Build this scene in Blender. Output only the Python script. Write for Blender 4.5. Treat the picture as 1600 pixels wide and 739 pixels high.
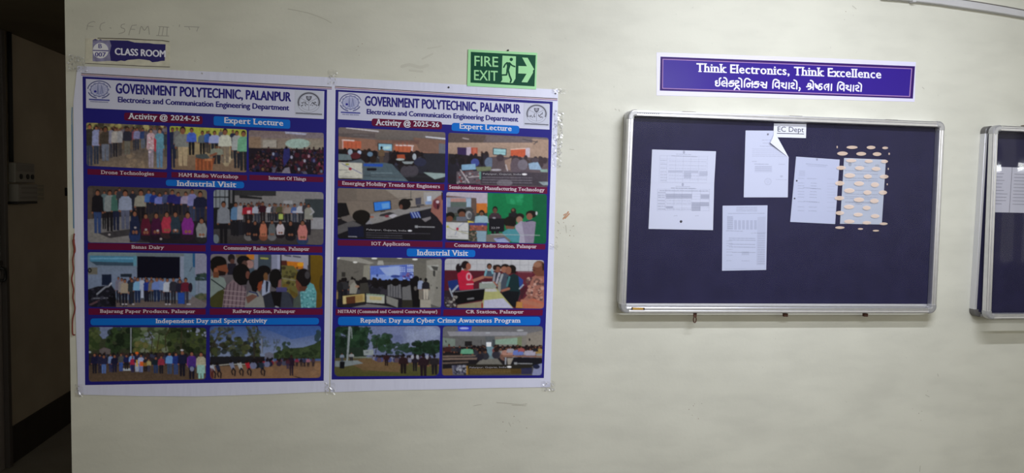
import bpy, math, random
import numpy as np

# ------------------------------------------------------------------ camera, world, lights, exposure
scene = bpy.context.scene
for o in list(bpy.data.objects):
    bpy.data.objects.remove(o, do_unlink=True)

EYE = 1.5                                   # eye height over the floor
IMG_W, IMG_H, FOCAL_PX = 1600, 739, 1110.0
PITCH, ROLL, YAW = math.radians(-3.509), math.radians(-1.2995), math.radians(-9.4171)
CAM = np.array([1.62975, -2.92036, EYE])


def rot_matrix(rx, ry, rz):
    cx, sx, cy, sy, cz, sz = math.cos(rx), math.sin(rx), math.cos(ry), math.sin(ry), math.cos(rz), math.sin(rz)
    Rx = np.array([[1, 0, 0], [0, cx, -sx], [0, sx, cx]])
    Rz = np.array([[cz, -sz, 0], [sz, cz, 0], [0, 0, 1]])
    Ry = np.array([[cy, 0, sy], [0, 1, 0], [-sy, 0, cy]])
    return Rz @ Rx @ Ry                     # columns: right, forward, up


RM = rot_matrix(PITCH, ROLL, YAW)
cam_data = bpy.data.cameras.new('camera')
cam = bpy.data.objects.new('camera', cam_data)
scene.collection.objects.link(cam)
from mathutils import Matrix, Vector
cam.matrix_world = Matrix(((RM[0, 0], RM[0, 2], -RM[0, 1], CAM[0]),
                           (RM[1, 0], RM[1, 2], -RM[1, 1], CAM[1]),
                           (RM[2, 0], RM[2, 2], -RM[2, 1], CAM[2]),
                           (0, 0, 0, 1)))
cam_data.sensor_width = 36.0
cam_data.lens = 36.0 * FOCAL_PX / IMG_W
cam_data.clip_start = 0.02
scene.camera = cam

world = bpy.data.worlds.new('world')
scene.world = world
world.use_nodes = True
bg = world.node_tree.nodes['Background']
bg.inputs[0].default_value = (1.0, 0.97, 0.85, 1)
bg.inputs[1].default_value = 1.04


def tube_light(name, loc, target, size, power, color, along_wall=True):
    d = bpy.data.lights.new(name, 'AREA')
    d.shape = 'RECTANGLE'
    d.size, d.size_y = size
    d.energy = power
    d.color = color
    o = bpy.data.objects.new(name, d)
    scene.collection.objects.link(o)
    o.location = loc
    v = Vector(target) - Vector(loc)
    if along_wall:                          # the tube's long side runs parallel to the wall
        o.rotation_euler = (math.atan2(v.y, -v.z), 0, 0)
    else:
        o.rotation_euler = v.to_track_quat('-Z', 'Y').to_euler()
    return o


# the corridor's fluorescent tubes: two near this stretch of wall, one further along
tube_light('tube_lamp', (3.35, -1.46, EYE + 1.36), (3.35, 0.0, EYE - 3.0), (1.2, 0.03), 35.0, (0.95, 0.985, 1.10))
tube_light('tube_lamp_low', (2.96, -1.50, EYE + 0.70), (2.96, 0.0, EYE - 3.4), (1.2, 0.03), 16.3, (0.95, 0.985, 1.10))
pl = bpy.data.lights.new('passage_fill', 'POINT')      # unseen fill light added to lift the dark passage
pl.energy, pl.color, pl.shadow_soft_size = 5.0, (1.0, 0.90, 0.78), 0.08
plo = bpy.data.objects.new('passage_fill', pl)
scene.collection.objects.link(plo)
plo.location = (1.45, 2.7, EYE + 0.1)
tube_light('tube_lamp_far', (8.15, -3.4, EYE + 0.72), (5.0, 0.0, EYE), (0.32, 0.08), 3.2, (0.95, 0.98, 1.0), along_wall=False)

vs = scene.view_settings
vs.view_transform = 'Standard'
vs.look = 'None'
vs.gamma = 1.0
vs.use_curve_mapping = False
vs.exposure = 0.0
scene.cycles.max_bounces = 8
scene.cycles.transparent_max_bounces = 16

# ------------------------------------------------------------------ helpers


def ray(px, py):
    return RM @ np.array([(px - IMG_W / 2) / FOCAL_PX, 1.0, -(py - IMG_H / 2) / FOCAL_PX])


def on_wall(px, py, d=0.0):
    """Point on the plane d metres in front of the long wall (y = 0) measured from the photograph."""
    v = ray(px, py)
    t = (-d - CAM[1]) / v[1]
    return CAM + t * v


def on_wall_many(a, d=0.0):
    a = np.asarray(a, float)
    v = np.stack([(a[:, 0] - IMG_W / 2) / FOCAL_PX, np.ones(len(a)), -(a[:, 1] - IMG_H / 2) / FOCAL_PX], 1) @ RM.T
    t = (-np.asarray(d, float) - CAM[1]) / v[:, 1]
    return CAM + t[:, None] * v


def lin(c):
    if isinstance(c, str):
        c = [int(c[i:i + 2], 16) for i in (0, 2, 4)]
    c = np.asarray(c, float) / 255.0
    return np.where(c <= 0.04045, c / 12.92, ((c + 0.055) / 1.055) ** 2.4)


MATS = {}


def mat(name, color, rough=0.6, spec=0.3, metal=0.0, bump=None, vary=None, coat=0.0):
    """color: linear rgb. bump=(scale, strength); vary=(scale, amount)"""
    if name in MATS:
        return MATS[name]
    m = bpy.data.materials.new(name)
    m.use_nodes = True
    nt = m.node_tree
    p = nt.nodes['Principled BSDF']
    p.inputs['Base Color'].default_value = (*[min(float(x), 0.95) for x in color], 1)
    p.inputs['Roughness'].default_value = rough
    p.inputs['Specular IOR Level'].default_value = spec
    p.inputs['Metallic'].default_value = metal
    if coat:
        p.inputs['Coat Weight'].default_value = coat
        p.inputs['Coat Roughness'].default_value = 0.15
    if bump or vary:
        tc = nt.nodes.new('ShaderNodeTexCoord')
    if vary:
        n = nt.nodes.new('ShaderNodeTexNoise')
        n.inputs['Scale'].default_value = vary[0]
        n.inputs['Detail'].default_value = 5
        nt.links.new(tc.outputs['Object'], n.inputs['Vector'])
        mr = nt.nodes.new('ShaderNodeMapRange')
        mr.inputs[1].default_value, mr.inputs[2].default_value = 0.3, 0.7
        mr.inputs[3].default_value, mr.inputs[4].default_value = 1 - vary[1], 1 + vary[1]
        nt.links.new(n.outputs[0], mr.inputs[0])
        mx = nt.nodes.new('ShaderNodeVectorMath')
        mx.operation = 'SCALE'
        mx.inputs[0].default_value = [min(float(x), 0.95) for x in color]
        nt.links.new(mr.outputs[0], mx.inputs['Scale'])
        nt.links.new(mx.outputs[0], p.inputs['Base Color'])
    if bump:
        n2 = nt.nodes.new('ShaderNodeTexNoise')
        n2.inputs['Scale'].default_value = bump[0]
        n2.inputs['Detail'].default_value = 4
        nt.links.new(tc.outputs['Object'], n2.inputs['Vector'])
        b = nt.nodes.new('ShaderNodeBump')
        b.inputs['Strength'].default_value = bump[1]
        b.inputs['Distance'].default_value = 0.01
        nt.links.new(n2.outputs[0], b.inputs['Height'])
        nt.links.new(b.outputs[0], p.inputs['Normal'])
    MATS[name] = m
    return m


def clear_mat(name, tint=(1, 1, 1), gloss=0.06, rough=0.02, film=0.0, film_color=(1, 1, 1), bump=None):
    """clear plastic or glass sheet that lets light straight through and mirrors a little"""
    if name in MATS:
        return MATS[name]
    m = bpy.data.materials.new(name)
    m.use_nodes = True
    nt = m.node_tree
    nt.nodes.clear()
    out = nt.nodes.new('ShaderNodeOutputMaterial')
    tr = nt.nodes.new('ShaderNodeBsdfTransparent')
    tr.inputs[0].default_value = (*tint, 1)
    gl = nt.nodes.new('ShaderNodeBsdfGlossy')
    gl.inputs['Roughness'].default_value = rough
    lw = nt.nodes.new('ShaderNodeLayerWeight')
    lw.inputs[0].default_value = 0.5
    pw = nt.nodes.new('ShaderNodeMath')
    pw.operation = 'POWER'
    pw.inputs[1].default_value = 4.0
    nt.links.new(lw.outputs['Facing'], pw.inputs[0])
    mul = nt.nodes.new('ShaderNodeMath')
    mul.operation = 'MULTIPLY_ADD'
    mul.inputs[1].default_value = 0.9 if gloss > 0 else 0.0
    mul.inputs[2].default_value = gloss
    mul.use_clamp = True
    nt.links.new(pw.outputs[0], mul.inputs[0])
    mix = nt.nodes.new('ShaderNodeMixShader')
    nt.links.new(mul.outputs[0], mix.inputs[0])
    last = tr
    if film > 0:
        df = nt.nodes.new('ShaderNodeBsdfDiffuse')
        df.inputs[0].default_value = (*film_color, 1)
        mf = nt.nodes.new('ShaderNodeMixShader')
        mf.inputs[0].default_value = film
        nt.links.new(tr.outputs[0], mf.inputs[1])
        nt.links.new(df.outputs[0], mf.inputs[2])
        last = mf
    nt.links.new(last.outputs[0], mix.inputs[1])
    nt.links.new(gl.outputs[0], mix.inputs[2])
    if bump:
        tc = nt.nodes.new('ShaderNodeTexCoord')
        n2 = nt.nodes.new('ShaderNodeTexNoise')
        n2.inputs['Scale'].default_value = bump[0]
        nt.links.new(tc.outputs['Object'], n2.inputs['Vector'])
        b = nt.nodes.new('ShaderNodeBump')
        b.inputs['Strength'].default_value = bump[1]
        b.inputs['Distance'].default_value = 0.01
        nt.links.new(n2.outputs[0], b.inputs['Height'])
        for n in (gl, lw):
            nt.links.new(b.outputs[0], n.inputs['Normal'])
    nt.links.new(mix.outputs[0], out.inputs[0])
    MATS[name] = m
    return m


def print_mat(name, rough=0.42, spec=0.14):
    """a printed surface: its ink colours come from the colour attribute of the mesh"""
    if name in MATS:
        return MATS[name]
    m = bpy.data.materials.new(name)
    m.use_nodes = True
    nt = m.node_tree
    p = nt.nodes['Principled BSDF']
    a = nt.nodes.new('ShaderNodeVertexColor')
    a.layer_name = 'ink'
    nt.links.new(a.outputs[0], p.inputs['Base Color'])
    p.inputs['Roughness'].default_value = rough
    p.inputs['Specular IOR Level'].default_value = spec
    MATS[name] = m
    return m


def world_loc(o):
    v = np.zeros(3)
    while o is not None:
        v = v + np.array(o.location)
        o = o.parent
    return v


def obj(name, verts, faces, m, parent=None, smooth=False, base=None):
    """links world-space verts as one mesh object; its origin is the parent's (or base)"""
    verts = np.asarray(verts, float)
    me = bpy.data.meshes.new(name)
    off = world_loc(parent) if parent is not None else (np.array(base) if base is not None else verts.mean(0))
    me.from_pydata([tuple(v) for v in (verts - off)], [], [tuple(f) for f in faces])
    me.materials.append(m)
    if smooth:
        for p in me.polygons:
            p.use_smooth = True
    me.update()
    o = bpy.data.objects.new(name, me)
    scene.collection.objects.link(o)
    if parent is not None:
        o.parent = parent
    else:
        o.location = off
    return o


def tag(o, label=None, cat=None, group=None, kind=None):
    if label: o['label'] = label
    if cat: o['category'] = cat
    if group: o['group'] = group
    if kind: o['kind'] = kind
    return o


def thing(name, label, cat, loc, group=None):
    o = bpy.data.objects.new(name, None)
    scene.collection.objects.link(o)
    o.location = tuple(float(x) for x in loc)
    o.empty_display_size = 0.05
    return tag(o, label, cat, group)


class MB:
    def __init__(s): s.v, s.f = [], []

    def add(s, v, f):
        n = len(s.v)
        s.v += [tuple(map(float, p)) for p in v]
        s.f += [tuple(i + n for i in q) for q in f]
        return s

    def box(s, a, b):
        (x0, y0, z0), (x1, y1, z1) = a, b
        x0, x1 = min(x0, x1), max(x0, x1); y0, y1 = min(y0, y1), max(y0, y1); z0, z1 = min(z0, z1), max(z0, z1)
        return s.add([(x0, y0, z0), (x1, y0, z0), (x1, y1, z0), (x0, y1, z0), (x0, y0, z1), (x1, y0, z1), (x1, y1, z1), (x0, y1, z1)],
                     [(0, 3, 2, 1), (4, 5, 6, 7), (0, 1, 5, 4), (1, 2, 6, 5), (2, 3, 7, 6), (3, 0, 4, 7)])

    def tube(s, pts, r, n=8):
        pts = [np.array(p, float) for p in pts]
        rings = []
        for i, p in enumerate(pts):
            t = pts[min(i + 1, len(pts) - 1)] - pts[max(i - 1, 0)]
            t = t / (np.linalg.norm(t) + 1e-12)
            a = np.cross(t, [0.3, 0.9, 0.2]); a /= np.linalg.norm(a)
            b = np.cross(t, a)
            rr = r[i] if hasattr(r, '__len__') else r
            rings.append([p + rr * (math.cos(2 * math.pi * k / n) * a + math.sin(2 * math.pi * k / n) * b) for k in range(n)])
        v = [q for ring in rings for q in ring]
        f = []
        for i in range(len(pts) - 1):
            for k in range(n):
                f.append((i * n + k, i * n + (k + 1) % n, (i + 1) * n + (k + 1) % n, (i + 1) * n + k))
        f.append(tuple(range(n))[::-1]); f.append(tuple((len(pts) - 1) * n + k for k in range(n)))
        return s.add(v, f)

    def build(s, name, m, parent=None, smooth=False, bevel=0.0, base=None):
        o = obj(name, s.v, s.f, m, parent, smooth, base)
        if bevel:
            b = o.modifiers.new('edge', 'BEVEL')
            b.width = bevel; b.segments = 2; b.limit_method = 'ANGLE'
        return o


CROPS = dict(px=(0, 0, 1),
    c1=(125, 170, 6.16), c2=(320, 170, 6.16), c3=(125, 280, 6.425), c4=(320, 280, 6.425), c5=(125, 385, 6.72), c6=(320, 385, 6.72),
    c7=(115, 490, 5.686), c8=(315, 490, 5.686), d1=(515, 180, 6.158), d2=(690, 180, 5.685), d3=(515, 285, 7.037), d4=(690, 290, 7.04),
    d5=(515, 385, 6.719), d6=(685, 390, 6.72), d7=(515, 490, 5.686), d8=(685, 490, 5.685), h1=(110, 100, 6.718), h2=(320, 100, 6.718),
    h3=(500, 60, 4.927), h4=(680, 60, 4.927), s1=(130, 30, 8.0), b1=(1010, 70, 3.636), fe=(725, 70, 9.85),
    g1=(1110, 118, 17.78), g2=(1190, 118, 17.78), g3=(1260, 120, 17.78), e1=(125, 115, 12.317), e2=(455, 135, 14.78),
    p1=(1000, 225, 5.277), p2=(1120, 310, 6.158), p3=(1150, 185, 5.474), p4=(1225, 235, 5.912), p5=(1295, 215, 4.347))


def cp(crop, x, y):
    a = CROPS[crop]
    return (a[0] + x / a[2], a[1] + y / a[2])


def cps(crop, pts):
    return [cp(crop, *p) for p in pts]


def dense(pts, step=6.0):
    """extra points along straight edges"""
    out = []
    for i, p in enumerate(pts):
        q = pts[(i + 1) % len(pts)]
        n = max(1, int(math.hypot(q[0] - p[0], q[1] - p[1]) / step))
        for k in range(n):
            out.append((p[0] + (q[0] - p[0]) * k / n, p[1] + (q[1] - p[1]) * k / n))
    return out


def flat(name, polys, d, m, parent=None, base=None):
    """flat printed shape(s) lying d metres in front of the wall; polys in photograph pixels"""
    v, f, dd = [], [], []
    for i, p in enumerate(polys):
        n = len(v)
        v += list(p)
        dd += [d + (i % 60) * 5e-6] * len(p)
        area = sum(p[k - 1][0] * p[k][1] - p[k][0] * p[k - 1][1] for k in range(len(p)))
        q = tuple(range(n, n + len(p)))
        f.append(q[::-1] if area > 0 else q)
    return obj(name, on_wall_many(v, dd), f, m, parent, base=base)


def slab(name, poly, d0, d1, m, parent=None, base=None):
    """a plate whose outline is poly (pixels), from d0 to d1 metres in front of the wall"""
    n = len(poly)
    v = np.concatenate([on_wall_many(poly, d1), on_wall_many(poly, d1) + np.array([0, d1 - d0, 0])])
    f = [tuple(range(n))[::-1], tuple(range(n, 2 * n))] + [(i, (i + 1) % n, n + (i + 1) % n, n + i) for i in range(n)]
    return obj(name, v, f, m, parent, base=base)


def round_quad(q, r, n=5):
    """rounded quadrilateral, q = TL, TR, BR, BL"""
    q = [np.array(p, float) for p in q]
    out = []
    for i in range(4):
        p, a, b = q[i], q[i - 1], q[(i + 1) % 4]
        u = (a - p) / np.linalg.norm(a - p); w = (b - p) / np.linalg.norm(b - p)
        p0, p2 = p + u * r, p + w * r
        for k in range(n + 1):
            t = k / n
            out.append(tuple((1 - t) ** 2 * p0 + 2 * t * (1 - t) * p + t * t * p2))
    return out


def stroke_polys(pts, w, closed=False):
    """quads and round joints along a polyline of width w (pixels)"""
    out = []
    pts = [np.array(p, float) for p in pts]
    seg = list(zip(pts, pts[1:] + ([pts[0]] if closed else [])))
    for a, b in (seg if closed else list(zip(pts[:-1], pts[1:]))):
        t = b - a
        L = np.linalg.norm(t)
        if L < 1e-6: continue
        nn = np.array([-t[1], t[0]]) / L * w / 2
        out.append([tuple(a + nn), tuple(b + nn), tuple(b - nn), tuple(a - nn)])
    for p in pts:
        out.append([(p[0] + w / 2 * math.cos(k * math.pi / 4), p[1] - w / 2 * math.sin(k * math.pi / 4)) for k in range(8)])
    return out


def smooth_line(pts, n=6):
    """Catmull-Rom through pts"""
    P = [np.array(p, float) for p in pts]
    P = [2 * P[0] - P[1]] + P + [2 * P[-1] - P[-2]]
    out = []
    for i in range(1, len(P) - 2):
        for k in range(n):
            t = k / n
            out.append(tuple(0.5 * (2 * P[i] + (P[i + 1] - P[i - 1]) * t + (2 * P[i - 1] - 5 * P[i] + 4 * P[i + 1] - P[i + 2]) * t * t
                                    + (3 * P[i] - P[i - 1] - 3 * P[i + 1] + P[i + 2]) * t ** 3)))
    out.append(tuple(P[-2]))
    return out


def text_geo(text, bold=0.0, serif=False):
    c = bpy.data.curves.new('lettering', 'FONT')
    c.body = text
    c.resolution_u = 3
    c.offset = bold
    if serif:
        c.space_character = 1.08
    o = bpy.data.objects.new('lettering', c)
    scene.collection.objects.link(o)
    dg = bpy.context.evaluated_depsgraph_get()
    dg.update()
    me = o.evaluated_get(dg).to_mesh()
    v = np.array([tuple(p.co)[:2] for p in me.vertices]).reshape(-1, 2)
    f = [tuple(p.vertices) for p in me.polygons]
    o.evaluated_get(dg).to_mesh_clear()
    bpy.data.objects.remove(o)
    bpy.data.curves.remove(c)
    return v, f


CAPH = None


def lettering(name, text, a, b, cap, d, m, parent, bold=0.012, serif=False, lean=0.0, cap_end=None):
    """text whose baseline runs from pixel a to pixel b with capitals cap pixels high"""
    global CAPH
    if CAPH is None:
        vv, _ = text_geo('H')
        CAPH = vv[:, 1].max()
    v, f = text_geo(text, 0.0, serif)
    f = list(f)
    vl = [tuple(p) for p in v]
    if serif:
        # thin bars at the ends of upright stems
        cnt = {}
        for q in f:
            for i in range(len(q)):
                e = (q[i], q[(i + 1) % len(q)])
                k = tuple(sorted(e))
                cnt.setdefault(k, []).append((q, e))
        segs = {}
        for k, us in cnt.items():
            if len(us) != 1: continue
            p, q = vl[k[0]], vl[k[1]]
            if abs(p[1] - q[1]) < 1e-3 and 0.05 < abs(p[0] - q[0]) < 0.30:
                cy = np.mean([vl[i][1] for i in us[0][0]])
                y = p[1]
                if abs(y) < 0.02 and cy > y: up = 1
                elif cy < y and y > 0.3: up = -1
                else: continue
                x0, x1 = sorted((p[0], q[0]))
                n = len(vl)
                s_, t_ = 0.075, 0.05 * up
                vl += [(x0 - s_, y), (x1 + s_, y), (x1 + s_, y + t_), (x0 - s_, y + t_)]
                f.append((n, n + 1, n + 2, n + 3) if up > 0 else (n + 3, n + 2, n + 1, n))
    dd = d + np.where(np.arange(len(vl)) >= len(v), 40e-6 + 5e-6 * ((np.arange(len(vl)) - len(v)) // 4 % 20), 0.0)
    v = np.array(vl)
    # heavier strokes: the same outline laid beside itself
    vs_, fs_, ds_ = [], [], []
    for i, (sx, sy) in enumerate([(-1, 0), (1, 0), (0, .5), (0, -.5)] if bold > 0.008 else [(0, 0)]):
        vs_.append(v + np.array([sx, sy]) * bold)
        ds_.append(dd + 7e-6 * i)
        fs_ += [tuple(k + i * len(v) for k in q) for q in f]
    v, dd, f = np.concatenate(vs_), np.concatenate(ds_), fs_
    x0, x1 = v[:, 0].min(), v[:, 0].max()
    u = (v[:, 0] - x0) / (x1 - x0)
    a, b = np.array(a, float), np.array(b, float)
    dirv = b - a
    ang = dirv / np.linalg.norm(dirv)
    upv = np.array([lean, -1.0])
    caps = cap + ((cap_end or cap) - cap) * u
    hgt = v[:, 1] / CAPH * caps
    px = a[0] + dirv[0] * u + upv[0] * hgt
    py = a[1] + dirv[1] * u + upv[1] * hgt
    return obj(name, on_wall_many(np.stack([px, py], 1), dd), f, m, parent)


# ------------------------------------------------------------------ printed pictures
class Print:
    """a small painter for printed pictures: paints in crop coordinates into a fine grid of ink colours"""

    def __init__(s, crop, quad, res=1.5, bgc='404040', seed=1):
        s.crop, s.k = crop, CROPS[crop][2]
        s.quad = [np.array(q, float) for q in quad]
        w = max(np.linalg.norm(s.quad[1] - s.quad[0]), np.linalg.norm(s.quad[2] - s.quad[3])) / s.k
        h = max(np.linalg.norm(s.quad[3] - s.quad[0]), np.linalg.norm(s.quad[2] - s.quad[1])) / s.k
        s.nx, s.ny = int(w * res) + 1, int(h * res) + 1
        s.ss = 2
        NX, NY = s.nx * s.ss, s.ny * s.ss
        u, v = np.meshgrid((np.arange(NX) + .5) / NX, (np.arange(NY) + .5) / NY)
        q = s.quad
        s.X = (1 - v) * ((1 - u) * q[0][0] + u * q[1][0]) + v * ((1 - u) * q[3][0] + u * q[2][0])
        s.Y = (1 - v) * ((1 - u) * q[0][1] + u * q[1][1]) + v * ((1 - u) * q[3][1] + u * q[2][1])
        s.C = np.empty((NY, NX, 3)); s.C[:] = lin(bgc)
        s.rng = np.random.RandomState(seed)
        s.rd = random.Random(seed)

    faint = 1.0
    depth = 1.0

    def put(s, mask, c, a=1.0):
        a = a * s.faint
        s.C[mask] = s.C[mask] * (1 - a) + lin(c) * a

    def r(s, x0, y0, x1, y1, c, a=1.0):
        s.put((s.X >= x0) & (s.X <= x1) & (s.Y >= y0) & (s.Y <= y1), c, a)

    def e(s, cx, cy, rx, ry, c, a=1.0):
        s.put(((s.X - cx) / rx) ** 2 + ((s.Y - cy) / ry) ** 2 <= 1, c, a)

    def p(s, pts, c, a=1.0):
        xs, ys = [q[0] for q in pts], [q[1] for q in pts]
        m = np.zeros(s.X.shape, bool)
        for i in range(len(pts)):
            (x1, y1), (x2, y2) = pts[i], pts[(i + 1) % len(pts)]
            if y1 == y2: continue
            cond = ((s.Y >= min(y1, y2)) & (s.Y < max(y1, y2)))
            m ^= cond & (s.X < (s.Y - y1) / (y2 - y1) * (x2 - x1) + x1)
        s.put(m, c, a)

    def l(s, pts, w, c, a=1.0):
        m = np.zeros(s.X.shape, bool)
        for (x1, y1), (x2, y2) in zip(pts[:-1], pts[1:]):
            dx, dy = x2 - x1, y2 - y1
            t = np.clip(((s.X - x1) * dx + (s.Y - y1) * dy) / (dx * dx + dy * dy + 1e-9), 0, 1)
            m |= np.hypot(s.X - x1 - t * dx, s.Y - y1 - t * dy) <= w / 2
        s.put(m, c, a)

    def g(s, x0, y0, x1, y1, c0, c1):
        m = (s.X >= x0) & (s.X <= x1) & (s.Y >= y0) & (s.Y <= y1)
        t = np.clip((s.Y[m] - y0) / (y1 - y0), 0, 1)[:, None]
        s.C[m] = lin(c0) * (1 - t) + lin(c1) * t

    def n(s, x0, y0, x1, y1, amt=0.35, size=14):
        """mottle"""
        H, W = s.X.shape
        gx, gy = max(2, int(W * s.k / s.ss / 1.5 / size) + 2), max(2, int(H * s.k / s.ss / 1.5 / size) + 2)
        f = s.rng.uniform(-1, 1, (gy, gx))
        yy = np.linspace(0, gy - 1.001, H); xx = np.linspace(0, gx - 1.001, W)
        iy, ix = yy.astype(int), xx.astype(int)
        ty, tx = (yy - iy)[:, None], (xx - ix)[None]
        v = (f[iy][:, ix] * (1 - ty) * (1 - tx) + f[iy + 1][:, ix] * ty * (1 - tx) + f[iy][:, ix + 1] * (1 - ty) * tx + f[iy + 1][:, ix + 1] * ty * tx)
        m = (s.X >= x0) & (s.X <= x1) & (s.Y >= y0) & (s.Y <= y1)
        s.C[m] *= (1 + amt * v[m])[:, None]

    def blobs(s, x0, y0, x1, y1, k, size, cols, a=0.9):
        for _ in range(k):
            z = size * s.rd.uniform(.5, 1.3)
            s.e(s.rd.uniform(x0, x1), s.rd.uniform(y0, y1), z, z * s.rd.uniform(.6, 1.1), s.rd.choice(cols), a)

    def pp(s, x, y0, y1, w, shirt, pants='17171f', skin='6b4636', hair='120e10', waist=.52, legs=2, back=False):
        """a standing figure in a picture"""
        h = y1 - y0
        hr = min(w * .26, h * .09)
        ty, wy = y0 + hr * 2.1, y0 + h * waist
        if legs:
            s.p([(x - w * .36, wy - 4), (x - w * .03, wy - 4), (x - w * .05, y1), (x - w * .30, y1)], pants)
            s.p([(x + w * .36, wy - 4), (x - w * .02, wy - 4), (x + w * .06, y1), (x + w * .32, y1)], pants)
        s.r(x - hr * .45, y0 + hr * 1.2, x + hr * .45, ty + hr * .5, skin)
        s.p([(x - w * .30, ty), (x + w * .30, ty), (x + w * .47, ty + hr * .9), (x + w * .40, wy), (x - w * .40, wy), (x - w * .47, ty + hr * .9)], shirt)
        s.l([(x - w * .44, ty + hr), (x - w * .5, wy)], w * .17, shirt)
        s.l([(x + w * .44, ty + hr), (x + w * .5, wy)], w * .17, shirt)
        s.e(x - w * .5, wy + w * .05, w * .08, w * .09, skin); s.e(x + w * .5, wy + w * .05, w * .08, w * .09, skin)
        s.e(x, y0 + hr, hr * .85, hr * 1.1, hair)
        if not back:
            s.e(x, y0 + hr * 1.35, hr * .68, hr * .85, skin)

    def sit(s, x, y0, y1, w, shirt, pants='17171f', skin='6b4636', hair='120e10'):
        """a figure sitting on the ground"""
        h = y1 - y0
        hr = w * .22
        s.e(x, y1 - h * .18, w * .55, h * .2, pants)
        s.p([(x - w * .28, y0 + hr * 2), (x + w * .28, y0 + hr * 2), (x + w * .48, y0 + h * .45), (x + w * .38, y1 - h * .2), (x - w * .38, y1 - h * .2), (x - w * .48, y0 + h * .45)], shirt)
        s.e(x, y0 + hr * 1.1, hr * .95, hr * 1.3, hair)
        s.e(x, y0 + hr * 1.35, hr * .7, hr * .95, skin)
        s.e(x - w * .12, y1 - h * .3, w * .12, h * .06, skin)
        s.e(x + w * .15, y1 - h * .3, w * .12, h * .06, skin)

    def heads(s, x0, x1, y0, y1, k, r0, cols, shirts=None, skin=None):
        """a crowd seen from a distance, far rows first"""
        for i in range(k):
            t = i / max(1, k - 1)
            y = y0 + (y1 - y0) * t
            x = s.rd.uniform(x0, x1)
            rr = r0 * (.8 + .7 * t)
            if shirts: s.e(x, y + rr * 2.3, rr * 1.7, rr * 1.6, s.rd.choice(shirts))
            s.e(x, y, rr * .8, rr, s.rd.choice(cols))
            if skin and s.rd.random() < .6: s.e(x, y + rr * .3, rr * .55, rr * .6, s.rd.choice(skin))

    def words(s, x0, y0, x1, y1, c, wmin=.4, a=.7):
        """a line of tiny writing too small to read"""
        x = x0
        while x < x1:
            L = s.rd.uniform(8, 26)
            sl = (y1 - y0) / (x1 - x0)
            s.l([(x, y0 + (x - x0) * sl), (min(x + L, x1), y0 + (min(x + L, x1) - x0) * sl)], wmin, c, a)
            x += L + s.rd.uniform(4, 9)

    def build(s, name, d, parent, gain, corner=18, corner_color=None, soft=7, material='printed_ink'):
        C = s.C
        if corner_color is not None:
            corner_color = hexof(lin(corner_color) * Print.depth)
            q = s.quad
            rp = round_quad(q, corner * 1.55, 6)
            keep = s.C.copy()
            s.C[:] = lin(corner_color)
            back = s.C.copy(); s.C = keep
            m = np.zeros(s.X.shape, bool)
            for i in range(len(rp)):
                (x1, y1), (x2, y2) = rp[i], rp[(i + 1) % len(rp)]
                if y1 == y2: continue
                m ^= ((s.Y >= min(y1, y2)) & (s.Y < max(y1, y2))) & (s.X < (s.Y - y1) / (y2 - y1) * (x2 - x1) + x1)
            inner = np.where(m[..., None], s.C, back)
            C = inner
        for _ in range(soft):
            P = np.pad(C, ((1, 1), (1, 1), (0, 0)), mode='edge')
            C = (P[:-2, 1:-1] + P[2:, 1:-1] + P[1:-1, :-2] + P[1:-1, 2:] + 2 * P[1:-1, 1:-1]) / 6
        # grid vertices at the sample centres of each ss block, edges included
        small = C.reshape(s.ny, s.ss, s.nx, s.ss, 3).mean((1, 3))
        ny, nx = s.ny, s.nx
        u, v = np.meshgrid(np.linspace(0, 1, nx), np.linspace(0, 1, ny))
        q = s.quad
        X = (1 - v) * ((1 - u) * q[0][0] + u * q[1][0]) + v * ((1 - u) * q[3][0] + u * q[2][0])
        Y = (1 - v) * ((1 - u) * q[0][1] + u * q[1][1]) + v * ((1 - u) * q[3][1] + u * q[2][1])
        ax, ay, k = CROPS[s.crop]
        W = on_wall_many(np.stack([ax + X.ravel() / k, ay + Y.ravel() / k], 1), d)
        i = np.arange(nx * ny).reshape(ny, nx)
        F = np.stack([i[:-1, :-1], i[1:, :-1], i[1:, 1:], i[:-1, 1:]], -1).reshape(-1, 4)
        me = bpy.data.meshes.new(name)
        off = world_loc(parent)
        me.vertices.add(nx * ny)
        me.vertices.foreach_set('co', (W - off).ravel())
        me.loops.add(F.size)
        me.loops.foreach_set('vertex_index', F.ravel().astype(np.int32))
        me.polygons.add(len(F))
        me.polygons.foreach_set('loop_start', np.arange(0, F.size, 4, dtype=np.int32))
        me.polygons.foreach_set('loop_total', np.full(len(F), 4, np.int32))
        me.update(calc_edges=True)
        gain = gain * Print.depth
        at = me.color_attributes.new('ink', 'FLOAT_COLOR', 'POINT')
        col = np.ones((nx * ny, 4), np.float32)
        col[:, :3] = np.clip(small.reshape(-1, 3) / gain, 0, 0.9)
        at.data.foreach_set('color', col.ravel())
        me.materials.append(print_mat(material))
        o = bpy.data.objects.new(name, me)
        scene.collection.objects.link(o)
        o.parent = parent
        return o

# ------------------------------------------------------------------ the setting
WALL_END = 0.412
CEIL = 3.0
SOFFIT = EYE + 0.775
SIDE_X = -0.367


def struct(o):
    return tag(o, kind='structure')


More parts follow.
